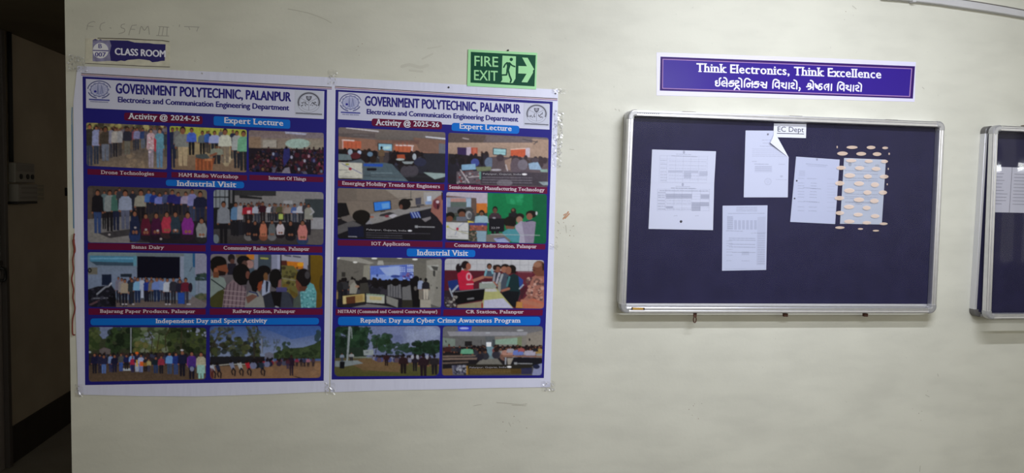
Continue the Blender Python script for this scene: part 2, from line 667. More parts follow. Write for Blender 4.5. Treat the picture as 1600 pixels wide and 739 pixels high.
def wall_paint():
    m = mat('cream_wall_paint', (0.66, 0.655, 0.565), rough=0.55, spec=0.25)
    nt = m.node_tree
    p = nt.nodes['Principled BSDF']
    tc = nt.nodes.new('ShaderNodeTexCoord')

    def noise(scale, detail, stretch=(1, 1, 1), lo=0.4, hi=0.6, a=0.0, b=1.0):
        mp = nt.nodes.new('ShaderNodeMapping')
        mp.inputs['Scale'].default_value = stretch
        nt.links.new(tc.outputs['Object'], mp.inputs['Vector'])
        n = nt.nodes.new('ShaderNodeTexNoise')
        n.inputs['Scale'].default_value = scale
        n.inputs['Detail'].default_value = detail
        nt.links.new(mp.outputs[0], n.inputs['Vector'])
        r = nt.nodes.new('ShaderNodeMapRange')
        r.inputs[1].default_value, r.inputs[2].default_value, r.inputs[3].default_value, r.inputs[4].default_value = lo, hi, a, b
        nt.links.new(n.outputs[0], r.inputs[0])
        return r.outputs[0]

    def scaled(vec, fac):
        x = nt.nodes.new('ShaderNodeVectorMath'); x.operation = 'SCALE'
        nt.links.new(vec, x.inputs[0]); nt.links.new(fac, x.inputs['Scale'])
        return x.outputs[0]

    rgb = nt.nodes.new('ShaderNodeRGB')
    rgb.outputs[0].default_value = (0.66, 0.655, 0.565, 1)
    c = scaled(rgb.outputs[0], noise(2.3, 3, (1, 1, 1.6), 0.35, 0.65, 0.95, 1.04))     # broad uneven paint
    c = scaled(c, noise(9, 6, (0.5, 1, 1.6), 0.36, 0.55, 0.955, 1.0))                  # smudges
    c = scaled(c, noise(60, 2, (1, 1, 1), 0.22, 0.30, 0.86, 1.0))                      # specks
    nt.links.new(c, p.inputs['Base Color'])
    n2 = nt.nodes.new('ShaderNodeTexNoise')
    n2.inputs['Scale'].default_value = 55
    nt.links.new(tc.outputs['Object'], n2.inputs['Vector'])
    b = nt.nodes.new('ShaderNodeBump')
    b.inputs['Strength'].default_value = 0.12
    b.inputs['Distance'].default_value = 0.004
    nt.links.new(n2.outputs[0], b.inputs['Height'])
    nt.links.new(b.outputs[0], p.inputs['Normal'])
    return m


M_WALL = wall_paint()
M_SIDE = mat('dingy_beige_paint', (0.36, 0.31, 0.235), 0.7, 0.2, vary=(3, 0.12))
M_FLOOR = mat('grey_stone_floor', (0.22, 0.20, 0.17), 0.5, 0.3, vary=(4, 0.15))
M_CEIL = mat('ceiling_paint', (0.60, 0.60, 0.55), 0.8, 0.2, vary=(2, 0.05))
M_SKIRT = mat('dark_skirting', (0.035, 0.03, 0.025), 0.6, 0.2, vary=(8, 0.2))
M_DARKSOFFIT = mat('dark_brown_paint', (0.13, 0.11, 0.075), 0.8, 0.15, vary=(3, 0.15))  # plain dark brown for the low slab

wall = struct(MB().box((WALL_END, 0, 0), (9.0, 0.23, CEIL)).build('wall_back', M_WALL, base=(WALL_END, 0, 0)))
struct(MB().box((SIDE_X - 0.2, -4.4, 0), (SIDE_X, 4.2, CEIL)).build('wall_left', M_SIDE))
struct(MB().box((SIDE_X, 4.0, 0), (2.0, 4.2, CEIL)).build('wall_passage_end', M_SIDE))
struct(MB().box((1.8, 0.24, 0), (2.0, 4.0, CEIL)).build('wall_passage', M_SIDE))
# unseen other side: opening above the parapet added to let ambient light in
struct(MB().box((SIDE_X, -4.6, 0), (9.0, -4.4, 1.0)).build('wall_unseen_parapet', M_WALL))
struct(MB().box((9.0, -4.6, 0), (9.2, 0.23, CEIL)).build('wall_right', M_WALL))
struct(MB().box((SIDE_X - 0.2, -4.6, -0.1), (9.2, 4.2, 0)).build('floor', M_FLOOR))
struct(MB().box((SIDE_X - 0.2, -4.6, CEIL), (9.2, 4.2, CEIL + 0.12)).build('ceiling', M_CEIL))
# low slab over the passage beside the wall, with a drop across its mouth
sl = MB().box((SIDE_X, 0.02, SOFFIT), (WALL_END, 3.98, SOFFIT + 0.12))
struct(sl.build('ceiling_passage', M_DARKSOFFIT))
struct(MB().box((SIDE_X, 1.121, 0), (SIDE_X + 0.012, 3.95, 0.20)).build('baseboard_left', M_SKIRT, bevel=0.003))

# steel door in the passage wall
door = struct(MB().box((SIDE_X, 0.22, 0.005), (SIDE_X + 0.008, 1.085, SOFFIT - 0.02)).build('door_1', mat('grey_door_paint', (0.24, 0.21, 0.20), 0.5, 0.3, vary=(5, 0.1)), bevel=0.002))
MB().box((SIDE_X, 1.088, 0.005), (SIDE_X + 0.03, 1.118, SOFFIT - 0.01)).build('door_frame', mat('dark_door_frame', (0.07, 0.06, 0.055), 0.5, 0.3), door, bevel=0.003)
hb = MB()
hz = EYE - 0.47
hb.tube(smooth_line([(SIDE_X + 0.008, 1.02, hz + 0.03), (SIDE_X + 0.05, 1.025, hz + 0.03), (SIDE_X + 0.055, 1.03, hz), (SIDE_X + 0.05, 1.025, hz - 0.03), (SIDE_X + 0.008, 1.02, hz - 0.03)], 4), 0.008, 8)
hb.box((SIDE_X + 0.008, 1.0, hz + 0.045), (SIDE_X + 0.02, 1.07, hz + 0.065))
hb.build('door_handle', mat('black_iron', (0.01, 0.01, 0.01), 0.4, 0.4), door, smooth=False)
lb = MB()
for a, b in (((0.90, 0.0), (1.06, 0.004)), ((0.90, 0.126), (1.06, 0.13)), ((0.90, 0.0), (0.904, 0.13)), ((1.056, 0.0), (1.06, 0.13))):
    lb.box((SIDE_X + 0.008, a[0], EYE - 0.30 + a[1]), (SIDE_X + 0.012, b[0], EYE - 0.30 + b[1]))
lb.build('label_holder', mat('pale_grey_metal', (0.40, 0.38, 0.36), 0.4, 0.4), door)

# electrical boxes and conduit on the passage wall
M_BOX = mat('grey_box_plastic', (0.24, 0.225, 0.20), 0.5, 0.3)
M_BOX2 = mat('dark_gap', (0.02, 0.02, 0.02), 0.6, 0.2)
sw = thing('switch_board', 'grey switch board with two round sockets on the dark passage wall', 'switch board', (SIDE_X, 1.30, EYE))
MB().box((SIDE_X, 1.185, EYE - 0.005), (SIDE_X + 0.035, 1.39, EYE + 0.10)).build('box', M_BOX, sw, bevel=0.004)
MB().box((SIDE_X + 0.035, 1.195, EYE + 0.055), (SIDE_X + 0.038, 1.37, EYE + 0.092)).build('lid', mat('darker_box_plastic', (0.18, 0.165, 0.15), 0.5, 0.3), sw)
for yy in (1.24, 1.31, 1.36):
    MB().tube([(SIDE_X + 0.035, yy, EYE + 0.028), (SIDE_X + 0.039, yy, EYE + 0.028)], 0.014, 14).build('socket', M_BOX2, sw)
fb = thing('fuse_box', 'grey ribbed fuse box below the switch board on the passage wall', 'fuse box', (SIDE_X, 1.30, EYE - 0.1))
MB().box((SIDE_X, 1.18, EYE - 0.105), (SIDE_X + 0.05, 1.385, EYE - 0.012)).build('box', M_BOX, fb, bevel=0.004)
for k in range(3):
    MB().box((SIDE_X + 0.05, 1.20, EYE - 0.09 + 0.026 * k), (SIDE_X + 0.053, 1.37, EYE - 0.078 + 0.026 * k)).build('rib', mat('darker_box_plastic', (0, 0, 0)), fb)
MB().box((SIDE_X, 1.175, EYE - 0.118), (SIDE_X + 0.045, 1.39, EYE - 0.106)).build('base', M_BOX2, fb)
nb = thing('notice_card', 'faded card on the passage wall beside the fuse box', 'card', (SIDE_X, 1.5, EYE - 0.05))
MB().box((SIDE_X, 1.42, EYE - 0.10), (SIDE_X + 0.003, 1.56, EYE - 0.015)).build('card', mat('faded_card', (0.26, 0.25, 0.2), 0.7, 0.2), nb)
for k in range(3):
    MB().box((SIDE_X + 0.003, 1.43, EYE - 0.085 + 0.026 * k), (SIDE_X + 0.0035, 1.55, EYE - 0.078 + 0.026 * k)).build('ruled_line', M_SIDE, nb)
cd = MB().tube([(SIDE_X + 0.012, 1.20, SOFFIT - 0.002), (SIDE_X + 0.012, 1.20, EYE + 0.5), (SIDE_X + 0.012, 1.197, EYE + 0.2), (SIDE_X + 0.012, 1.195, EYE + 0.102)], 0.011, 10)
tag(cd.build('conduit_pipe', M_BOX2, smooth=True), 'thin dark conduit pipe running up from the switch board', 'conduit')
bh = MB().box((SIDE_X, 1.83, EYE - 0.08), (SIDE_X + 0.012, 1.87, EYE - 0.03))
tag(bh.build('wall_hook', M_BOX2, bevel=0.003), 'small black hook on the passage wall near the corner', 'hook')

# cable trunking along the top of the wall, sagging at its end
tr_low = [(1380, -2.5), (1412, 0.0), (1432, 2.0), (1470, 6.5), (1500, 11.0), (1535, 16.0), (1570, 21.5), (1610, 28.5), (1700, 44), (1800, 62)]
tr_top = [(1380, -16), (1412, -13.5), (1432, -11.0), (1470, -6.0), (1500, -1.5), (1535, 4.0), (1570, 10.0), (1610, 17.5), (1700, 33), (1800, 51)]
lo, hi = on_wall_many(tr_low, 0.022), on_wall_many(tr_top, 0.022)
vv, ff = [], []
for a, b in zip(lo, hi):
    dz = b - a
    vv += [a + [0, 0.022, 0], a, a + dz * .08 + [0, -.002, 0], a + dz * .5 + [0, -.003, 0], b - dz * .08 + [0, -.002, 0], b, b + [0, 0.022, 0]]
nn = 7
for i in range(len(lo) - 1):
    for k in range(nn - 1):
        ff.append((i * nn + k, (i + 1) * nn + k, (i + 1) * nn + k + 1, i * nn + k + 1))
trk = thing('cable_trunking', 'grey plastic cable trunking sloping down along the top of the wall', 'cable trunking', on_wall(1500, 5))
obj('trunking_body', vv, ff, mat('grey_trunking_plastic', (0.55, 0.545, 0.55), 0.45, 0.35, vary=(6, 0.05)), trk)
slab('joint_cover', [(1424, -10), (1433, -9.5), (1431.5, 3.2), (1427, 2.8)], 0.0, 0.028, mat('grey_trunking_plastic', (0, 0, 0)), trk)
l1 = slab('top_strip', [(1490, -3.4), (1535, 3.4), (1570, 9.2), (1610, 16.7), (1700, 32.2), (1700, 33.4), (1610, 18.0), (1570, 10.4), (1535, 4.4), (1490, -2.4)], 0.0, 0.027, mat('dark_line', (0.16, 0.15, 0.14), 0.7), trk)  # thin dark strip along the trunking's top edge
l1.name = 'seam'

# handwriting, scratches and paint smears on the wall: part of the wall
M_PENCIL = mat('pencil_grey', (0.40, 0.39, 0.345), 0.8, 0.1)
hand = []
for st in [[(45, 130), (62, 60), (120, 30), (148, 36)], [(48, 85), (125, 92)], [(270, 40), (225, 60), (208, 110), (225, 140)], [(332, 108), (350, 112)],
           [(520, 60), (480, 70), (475, 105), (515, 120), (512, 160), (445, 182)], [(610, 80), (585, 140), (570, 195)], [(610, 78), (665, 72)], [(598, 125), (645, 128)],
           [(700, 185), (725, 90), (765, 140), (810, 88), (828, 190)], [(945, 92), (1070, 100)], [(960, 95), (940, 200)], [(1005, 97), (985, 205)], [(1050, 99), (1045, 208)], [(915, 205), (1070, 210)],
           [(1265, 92), (1450, 98)], [(1320, 95), (1332, 130)], [(1440, 98), (1420, 150)], [(1205, 70), (1200, 95)]]:
    hand += stroke_polys(smooth_line(cps('s1', st), 4), 1.0)
flat('pencil_writing', hand, 0.0004, M_PENCIL, wall)
M_SCR = mat('scratch_grey', (0.45, 0.435, 0.365), 0.8, 0.1)
scr = []
for st in [[(450, 14), (480, 20), (505, 29), (518, 36)], [(776, 629), (790, 630), (812, 632), (823, 631)], [(740, 634), (752, 632)], [(1446, 617), (1452, 620)], [(1465, 584), (1466, 588)],
           [(800, 633), (822, 634)], [(795, 660), (798, 666)], [(880, 340), (886, 333)], [(871, 346), (874, 350)], [(869, 370), (871, 372)], [(884, 352), (885, 362)], [(1332, 9), (1338, 14)], [(1441, 136), (1444, 139)], [(1438, 728), (1437, 737)], [(890, 233), (897, 234)], [(961, 170), (963, 172)], [(967, 171), (968, 174)]]:
    scr += stroke_polys(smooth_line(st, 3), 0.8)
flat('scratch', scr, 0.0004, M_SCR, wall)
specks = []
R0 = random.Random(8)
for x, y, n_ in ((885, 360, 14), (1080, 640, 6), (1440, 640, 5), (560, 70, 4), (1330, 20, 3), (800, 660, 8)):
    for _ in range(n_):
        a, b, r_ = x + R0.gauss(0, 9), y + R0.gauss(0, 16), R0.uniform(.35, .8)
        specks.append([(a + r_ * math.cos(t), b + r_ * math.sin(t)) for t in np.linspace(0, 6.28, 7, endpoint=False)])
flat('speck', specks, 0.0004, mat('brown_speck', (0.34, 0.28, 0.22), 0.8, 0.1), wall)
rb = []
for st in [[(880, 342), (888, 331)], [(883, 341), (889.5, 334)], [(881, 336), (887, 333)]]:
    rb += stroke_polys(st, 2.0)
flat('brick_stain', rb, 0.0004, mat('brick_brown', (0.50, 0.27, 0.16), 0.8, 0.1), wall)
bl = []
for st, w in [([(112.8, 168), (112.2, 182), (112.6, 195)], 1.5), ([(112.4, 195), (113.0, 230), (113.3, 268), (114.2, 300), (114.8, 325), (115.2, 356)], 2.0)]:
    bl += stroke_polys(st, w)
flat('blue_paint_streak', bl, 0.0004, mat('blue_streak', (0.10, 0.24, 0.42), 0.7, 0.2), wall)

sm = []
for st, w in [([(628, 104), (640, 101), (656, 105), (668, 102)], 5), ([(660, 92), (676, 84)], 3), ([(668, 76), (690, 72)], 2.5), ([(640, 110), (660, 112)], 3)]:
    sm += stroke_polys(smooth_line(st, 3), w)
flat('smudge', sm, 0.0003, mat('faint_smudge', (0.60, 0.59, 0.505), 0.7, 0.15), wall)

# ------------------------------------------------------------------ ink colours
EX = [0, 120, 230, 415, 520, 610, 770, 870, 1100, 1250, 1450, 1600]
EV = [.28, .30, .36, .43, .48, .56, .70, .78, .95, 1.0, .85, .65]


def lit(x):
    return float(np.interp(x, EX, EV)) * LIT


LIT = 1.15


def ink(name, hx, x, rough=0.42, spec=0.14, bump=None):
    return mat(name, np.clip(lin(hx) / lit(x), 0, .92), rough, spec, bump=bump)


M_VINYL = mat('white_vinyl', (0.72, 0.735, 0.90), 0.36, 0.4, bump=None)


def vinyl_bump(m):
    nt = m.node_tree
    p = nt.nodes['Principled BSDF']
    tc = nt.nodes.new('ShaderNodeTexCoord')
    mp = nt.nodes.new('ShaderNodeMapping'); mp.inputs['Scale'].default_value = (9, 1, 2.2)
    n = nt.nodes.new('ShaderNodeTexNoise'); n.inputs['Scale'].default_value = 3; n.inputs['Detail'].default_value = 2
    b = nt.nodes.new('ShaderNodeBump'); b.inputs['Strength'].default_value = 0.25; b.inputs['Distance'].default_value = 0.01
    nt.links.new(tc.outputs['Object'], mp.inputs[0]); nt.links.new(mp.outputs[0], n.inputs['Vector'])
    nt.links.new(n.outputs[0], b.inputs['Height']); nt.links.new(b.outputs[0], p.inputs['Normal'])


vinyl_bump(M_VINYL)
M_FIELD = mat('navy_ink', (0.020, 0.017, 0.225), 0.42, 0.13)
M_HEAD = mat('header_white_ink', (0.66, 0.67, 0.84), 0.42, 0.2)
M_TITLE = mat('title_navy_ink', (0.026, 0.020, 0.22), 0.45, 0.12)
M_MAROON = mat('maroon_ink', (0.138, 0.006, 0.045), 0.42, 0.13)
M_AZURE = mat('azure_ink', (0.004, 0.165, 0.66), 0.42, 0.13)
M_PALE = mat('pale_lettering_ink', (0.75, 0.75, 0.85), 0.45, 0.2)
M_PINKISH = mat('pinkish_lettering_ink', (0.68, 0.55, 0.62), 0.45, 0.2)
M_BROWNLINE = mat('brown_line_ink', (0.09, 0.05, 0.045), 0.45, 0.12)
M_PEACHLINE = mat('peach_line_ink', (0.62, 0.45, 0.45), 0.45, 0.2)
M_LILACLINE = mat('lilac_line_ink', (0.20, 0.15, 0.50), 0.45, 0.15)
FIELD_HEX = None
D1, D2, D3, D4, D5 = 0.0022, 0.0026, 0.0030, 0.0034, 0.0038   # print layers, metres off the wall


def hexof(lincol):
    c = np.clip(np.asarray(lincol, float), 0, 1)
    s = np.where(c <= 0.0031308, c * 12.92, 1.055 * c ** (1 / 2.4) - 0.055)
    return ''.join('%02x' % int(round(v * 255)) for v in s)


def field_hex(gain):
    return hexof(np.array([0.020, 0.017, 0.225]) * gain)


def strip(parent, name, crop, quad, r, m, text, a, b, cap, cap_end=None, serif=True, tm=None, bold=0.028):
    q = round_quad(cps(crop, quad), r)
    s = flat(name, [q], 0.0028, m, parent)
    lettering('lettering', text, cp(*a), cp(*b), cap, D4, tm or M_PINKISH, s, bold=bold, serif=serif, cap_end=cap_end)
    return s

# ------------------------------------------------------------------ emblems


def gear_emblem(parent, crop, cx, cy, rx, ry, gain, seed):
    """round crest with a toothed wheel, two towers and a name bar below"""
    x0, x1, y0, y1 = cx - rx * 1.12, cx + rx * 1.12, cy - ry * 1.12, cy + ry * 1.55
    sl = 0.045
    P = Print(crop, [(x0, y0 - rx * sl), (x1, y0 + rx * sl), (x1, y1 + rx * sl), (x0, y1 - rx * sl)], 3.2, hexof(np.array([.66, .67, .84]) * gain), seed)
    ik, li = hexof(np.array([.10, .11, .30]) * gain), hexof(np.array([.33, .36, .62]) * gain)
    def arc(a0, a1, f, w, c):
        P.l([(cx + rx * f * math.cos(math.radians(t)), cy - ry * f * math.sin(math.radians(t))) for t in np.linspace(a0, a1, 24)], w, c)
    arc(15, 95, 1.0, rx * .09, ik); arc(97, 172, 1.0, rx * .09, ik)
    for t in range(0, 360, 30):
        P.e(cx + rx * .74 * math.cos(math.radians(t)), cy - ry * .74 * math.sin(math.radians(t)), rx * .14, ry * .14, li)
    P.e(cx, cy, rx * .76, ry * .76, hexof(np.array([.45, .47, .72]) * gain))
    arc(0, 360, .76, rx * .05, ik)
    P.p([(cx - rx * .28, cy + ry * .6), (cx - rx * .12, cy - ry * .62), (cx + rx * .04, cy + ry * .6)], li)
    P.p([(cx + rx * .02, cy + ry * .6), (cx + rx * .2, cy - ry * .5), (cx + rx * .4, cy + ry * .6)], li, .8)
    P.l([(cx - rx * .12, cy - ry * .6), (cx - rx * .12, cy + ry * .55)], rx * .05, ik, .7)
    P.l([(cx + rx * .2, cy - ry * .5), (cx + rx * .34, cy + ry * .5)], rx * .05, ik, .7)
    P.l([(cx + rx * .2, cy - ry * .5), (cx + rx * .08, cy + ry * .5)], rx * .04, ik, .5)
    for t in range(15, 375, 24):
        P.e(cx + rx * .6 * math.cos(math.radians(t)), cy - ry * .6 * math.sin(math.radians(t)), rx * .07, ry * .07, hexof(np.array([.6, .62, .8]) * gain), .8)
    P.e(cx - rx * .35, cy + ry * .2, rx * .12, ry * .13, hexof(np.array([.03, .03, .35]) * gain))
    arc(200, 255, .98, rx * .1, ik); arc(285, 330, .98, rx * .1, ik)
    P.l([(cx - rx * .85, cy + ry * 1.16 - rx * .03), (cx + rx * .85, cy + ry * 1.16 + rx * .05)], ry * .17, hexof(np.array([.07, .08, .38]) * gain))
    P.words(cx - rx * .75, cy + ry * 1.4 - rx * .03, cx + rx * .75, cy + ry * 1.4 + rx * .04, ik, ry * .1, .8)
    return P.build('emblem', D3, parent, gain, soft=1)


def round_emblem(parent, crop, cx, cy, rx, ry, gain, seed):
    """round badge cut in three fields, a dark bulb shape above, with a line of writing below"""
    x0, x1, y0, y1 = cx - rx * 1.25, cx + rx * 1.25, cy - ry * 1.15, cy + ry * 1.35
    sl = 0.045
    P = Print(crop, [(x0, y0 - rx * sl), (x1, y0 + rx * sl), (x1, y1 + rx * sl), (x0, y1 - rx * sl)], 3.2, hexof(np.array([.60, .62, .74]) * gain), seed)
    ik, li = hexof(np.array([.09, .09, .12]) * gain), hexof(np.array([.33, .34, .42]) * gain)
    def arc(a0, a1, f, w, c):
        P.l([(cx + rx * f * math.cos(math.radians(t)), cy - ry * f * math.sin(math.radians(t))) for t in np.linspace(a0, a1, 30)], w, c)
    arc(0, 360, 1.02, rx * .04, li)
    arc(-20, 200, .92, rx * .11, ik)
    arc(0, 360, .8, rx * .03, li)
    for t in (-90, 30, 150):
        P.l([(cx, cy), (cx + rx * .8 * math.cos(math.radians(t)), cy - ry * .8 * math.sin(math.radians(t)))], rx * .05, li)
    P.p([(cx - rx * .26, cy - ry * .62), (cx + rx * .28, cy - ry * .62), (cx + rx * .2, cy - ry * .3), (cx, cy - ry * .1), (cx - rx * .2, cy - ry * .3)], ik)
    P.e(cx, cy - ry * .45, rx * .15, ry * .16, li)
    for sx in (-1, 1):
        for k in range(9):
            a, b = cx + sx * rx * P.rd.uniform(.18, .68), cy + ry * P.rd.uniform(.0, .42)
            P.l([(a, b), (a + rx * P.rd.uniform(-.12, .12), b + ry * P.rd.uniform(-.14, .14))], rx * .07, ik)
    P.l([(cx - rx * 1.12, cy + ry * 1.14 - rx * .05), (cx + rx * 1.12, cy + ry * 1.14 + rx * .06)], ry * .13, ik, .85)
    return P.build('emblem', D3, parent, gain, soft=1)


# ------------------------------------------------------------------ first banner
B1 = thing('event_banner', 'white-bordered blue banner of activity photos headed 2024-25, hung under the torn class room sign', 'banner', on_wall(318, 612), 'activity banners')
slab('vinyl_sheet', dense([(121, 103), (320, 111.5), (520, 121), (518.5, 300), (516.5, 450), (514, 612), (420, 616), (315, 619.5), (220, 619), (122, 616.5), (118, 490), (117, 420), (115.5, 300), (114.5, 160)], 20), 0.0004, 0.0018, M_VINYL, B1)
flat('printed_field', [[(129, 119.3), (320, 129.3), (511, 140), (508.6, 370), (505.8, 595), (320, 598.4), (133, 601.7), (131, 370)]], D1, M_FIELD, B1)
hp = flat('header_panel', [[(134.1, 123.1), (506.8, 142.4), (506, 186), (134.6, 168.8)]], D2, M_HEAD, B1)
lettering('title_lettering', 'GOVERNMENT POLYTECHNIC, PALANPUR', (180.7, 145.4), (454.9, 158.4), 15.2, D4, M_TITLE, hp, bold=0.045, cap_end=13.8)
lettering('title_lettering', 'Electronics and Communication Engineering Department', (184.1, 159.5), (452, 172.5), 8.4, D4, M_TITLE, hp, bold=0.04)
gear_emblem(B1, 'h1', 303, 270, 120, 90, .36 * LIT, 3)
round_emblem(B1, 'h2', 1092, 402, 118, 104, .47 * LIT, 4)
for o_, w_, m_ in ((0, 1.1, M_BROWNLINE), (1.6, 1.6, M_PEACHLINE), (3.2, .9, M_LILACLINE)):
    flat('border_line', [[(127, 114 + o_), (320, 125.2 + o_), (518.5, 135.7 + o_), (518.5, 135.7 + o_ + w_), (320, 125.2 + o_ + w_), (127, 114 + o_ + w_)]], D2, m_, B1)

strip(B1, 'heading_strip', 'c1', [(425, 35), (1180, 72), (1180, 150), (425, 112)], 4, M_MAROON, 'Activity @ 2024-25', ('c1', 462, 96), ('c1', 1152, 118), 9.0, 7.2, tm=M_PALE)
strip(B1, 'heading_strip', 'c2', [(85, 70), (822, 105), (822, 193), (85, 160)], 3.5, M_AZURE, 'Expert Lecture', ('c2', 188, 135), ('c2', 755, 163), 8.8, 8.4, tm=M_PALE)
strip(B1, 'caption_strip', 'c1', [(72, 578), (838, 612), (835, 664), (72, 632)], 1, M_MAROON, 'Drone Technologies', ('c1', 200, 626), ('c1', 712, 642), 5.6)
strip(B1, 'caption_strip', 'c1', [(880, 608), (1607, 640), (1607, 690), (880, 660)], 1, M_MAROON, 'HAM Radio Workshop', ('c1', 948, 652), ('c1', 1522, 670), 5.6)
strip(B1, 'caption_strip', 'c2', [(430, 635), (1142, 658), (1140, 706), (430, 686)], 1, M_MAROON, 'Internet Of Things', ('c2', 614, 680), ('c2', 975, 691), 5.2)
strip(B1, 'heading_strip', 'c3', [(862, 4), (1648, 26), (1648, 92), (862, 66)], 4.5, M_AZURE, 'Industrial Visit', ('c3', 970, 66), ('c3', 1571, 80), 8.2, 8.0, tm=M_PALE)
strip(B1, 'caption_strip', 'c3', [(78, 640), (1262, 662), (1262, 725), (78, 706)], 1, M_MAROON, 'Banas Dairy', ('c3', 515, 696), ('c3', 845, 701), 5.2)
strip(B1, 'caption_strip', 'c4', [(60, 660), (1180, 676), (1180, 737), (60, 722)], 1, M_MAROON, 'Community Radio Station, Palanpur', ('c4', 188, 706), ('c4', 1050, 718), 5.4)
strip(B1, 'caption_strip', 'c5', [(90, 650), (1320, 655), (1320, 715), (90, 718)], 1, M_MAROON, 'Bajarang Paper Products, Palanpur', ('c5', 208, 697), ('c5', 1210, 699), 5.2)
strip(B1, 'caption_strip', 'c6', [(52, 652), (1240, 655), (1238, 717), (52, 717)], 1, M_MAROON, 'Railway Station, Palanpur', ('c6', 292, 698), ('c6', 950, 698), 5.2)
strip(B1, 'heading_strip', 'c7', [(150, 43), (2180, 38), (2180, 97), (150, 104)], 5, M_AZURE, 'Independent Day and Sport Activity', ('c7', 728, 84), ('c7', 1722, 79), 6.6, 6.4, tm=M_PALE)

Print.depth = 1.12
gA, gB = .335 * LIT, .42 * LIT
C = dict(corner_color=None)

# group standing round a yard
P = Print('c1', [(60, 132), (838, 165), (838, 583), (65, 548)], bgc='55493d', seed=11)
P.g(0, 100, 900, 330, '5c5844', '4a4238'); P.blobs(60, 140, 840, 200, 40, 26, ['7a7348', '3c3a2c', '8c8458', '524a38', '2e2a24'])
P.g(0, 390, 900, 600, '4a4340', '6a5d50'); P.blobs(450, 420, 640, 560, 24, 22, ['7a6a58', '6a5c4e', '5a4e44'], .5)
P.heads(70, 830, 178, 215, 40, 16, ['1c1616', '4a3228', '5c4032'], ['4a4450', '33313c', '5c5660', '2c3048'])
for a in [(95, 148, 545, 84, '2a2826', '2a3146', '7c5038'), (158, 165, 530, 70, '707698', '262c3c', '6b4636'), (205, 185, 480, 44, '5a4a42', '202028', '6b4636'), (245, 168, 500, 100, '37302a', '565c6c', '5a3a2c'), (300, 185, 470, 40, '6a6a7c', '2a2c38'),
          (340, 180, 462, 66, '8a8684', '1c1c24'), (385, 190, 450, 46, '7e7e84', '2e2c30'), (455, 172, 440, 80, '22222e', '54524c', '5a4034'), (525, 190, 400, 46, '6a3a48', '2a2a34'), (548, 182, 390, 60, '68688a', '262a38'),
          (605, 188, 382, 54, '26345a', '4c5464'), (636, 200, 372, 34, '44404c', '2c2c36'), (682, 195, 565, 72, '9a828c', '7c7484', '7c5a48'), (765, 190, 565, 88, '4a7486', '4c6a86', '7c5a48'), (822, 225, 460, 34, '2a3038', '3a3c34')]:
    P.pp(*a)
P.p([(708, 270), (735, 300), (728, 420), (712, 400)], '8a2c38'); P.blobs(655, 260, 705, 430, 20, 9, ['c0b0b4', '8a5c68', 'a89098'], .8)
P.n(0, 0, 900, 700, .22, 12); P.n(0, 0, 900, 700, .12, 30)
P.build('photo_print', D3, B1, gA * .97, 22, field_hex(gA))

# men round a table in a field
P = Print('c1', [(862, 165), (1606, 200), (1604, 612), (878, 583)], bgc='6c6046', seed=12)
P.g(800, 100, 1700, 330, '86902e', '8a8848'); P.g(800, 320, 1700, 470, '85785a', '7c6c56'); P.g(800, 450, 1700, 700, '6e5c4c', '5c4a3e')
P.blobs(1300, 460, 1500, 540, 10, 20, ['948870', 'a89c82'], .6)
for a in [(892, 182, 565, 74, '1a2038', '161c30'), (935, 180, 480, 60, '5a5a5e', '2a2a30'), (1240, 212, 430, 46, '1c2038', '15151c'), (1470, 205, 480, 56, '1c2036', '20222c'), (1355, 200, 420, 40, '4a4a50', '20222c'),
          (990, 172, 548, 130, '676a6a', '92826a'), (1075, 184, 445, 84, '3850a4', '12121a'), (1178, 212, 435, 76, '4a545c', '14141a'), (1222, 218, 420, 46, '2c4c8c', '1c1c28'), (1295, 212, 440, 98, '7c84b4', '1c202a'),
          (1395, 192, 520, 112, 'a0a298', '645a50', '6b4636'), (1508, 212, 570, 84, '84888a', '1a1c26'), (1572, 212, 594, 104, '58886e', '1c1e24')]:
    P.pp(*a)
P.pp(1315, 348, 530, 110, '6c7066', '1c1e26', '5a3c2c'); P.l([(1260, 450), (1310, 430)], 22, '6c4434')
P.p([(1112, 440), (1220, 432), (1246, 470), (1225, 492), (1116, 470)], '383e40'); P.p([(1112, 470), (1225, 490), (1300, 468), (1270, 590), (1110, 590)], '6a3c28')
for x in (1112, 1150, 1185, 1222, 1262): P.r(x, 485, x + 12, 592, '8a4c30')
P.r(1200, 480, 1270, 500, '9a6444')
P.n(800, 0, 1700, 700, .18, 14)
P.build('photo_print', D3, B1, gA * 1.06, 22, field_hex(gA * 1.06))

# packed lecture hall
P = Print('c2', [(422, 205), (1145, 232), (1145, 635), (425, 605)], bgc='6e6462', seed=13)
P.g(400, 190, 1200, 290, '685a58', '74686a'); P.p([(770, 218), (985, 238), (965, 254), (778, 240)], 'b8bcd8'); P.p([(700, 205), (1145, 225), (1145, 300), (900, 280)], '6a6470', .5)
P.g(400, 285, 1200, 400, '766a62', '7c7268'); P.r(425, 270, 540, 400, '7c6450', .7); P.e(895, 335, 120, 46, '8aa09a'); P.r(560, 300, 690, 370, '98948e', .8); P.r(690, 310, 700, 380, '5c544e'); P.r(1000, 300, 1145, 420, '7c766a', .6)
P.p([(420, 375), (1145, 395), (1145, 640), (420, 620)], '1a1420')
P.heads(430, 1140, 375, 600, 130, 15, ['0f0b12', '17101a', '1c1218'], ['3a1420', '1c1a30', '281420', '15121c', '4a2030', '20203c', '4c4a5c', '14101a'], ['4a3030', '3a2628'])
for x, y, c in [(660, 435, '8c94b0'), (610, 500, '8c4a5c'), (690, 480, '5c2030'), (835, 465, 'a0a0b8'), (1000, 455, 'a08090'), (960, 500, '9a9cb0'), (905, 580, '8a90a4'), (560, 580, '7c6040'), (1100, 530, '8a3a50'), (1120, 600, '5a6a80'), (470, 555, '6a4048'), (1050, 500, '5a5a88')]:
    P.e(x, y, 11, 15, c, .75)
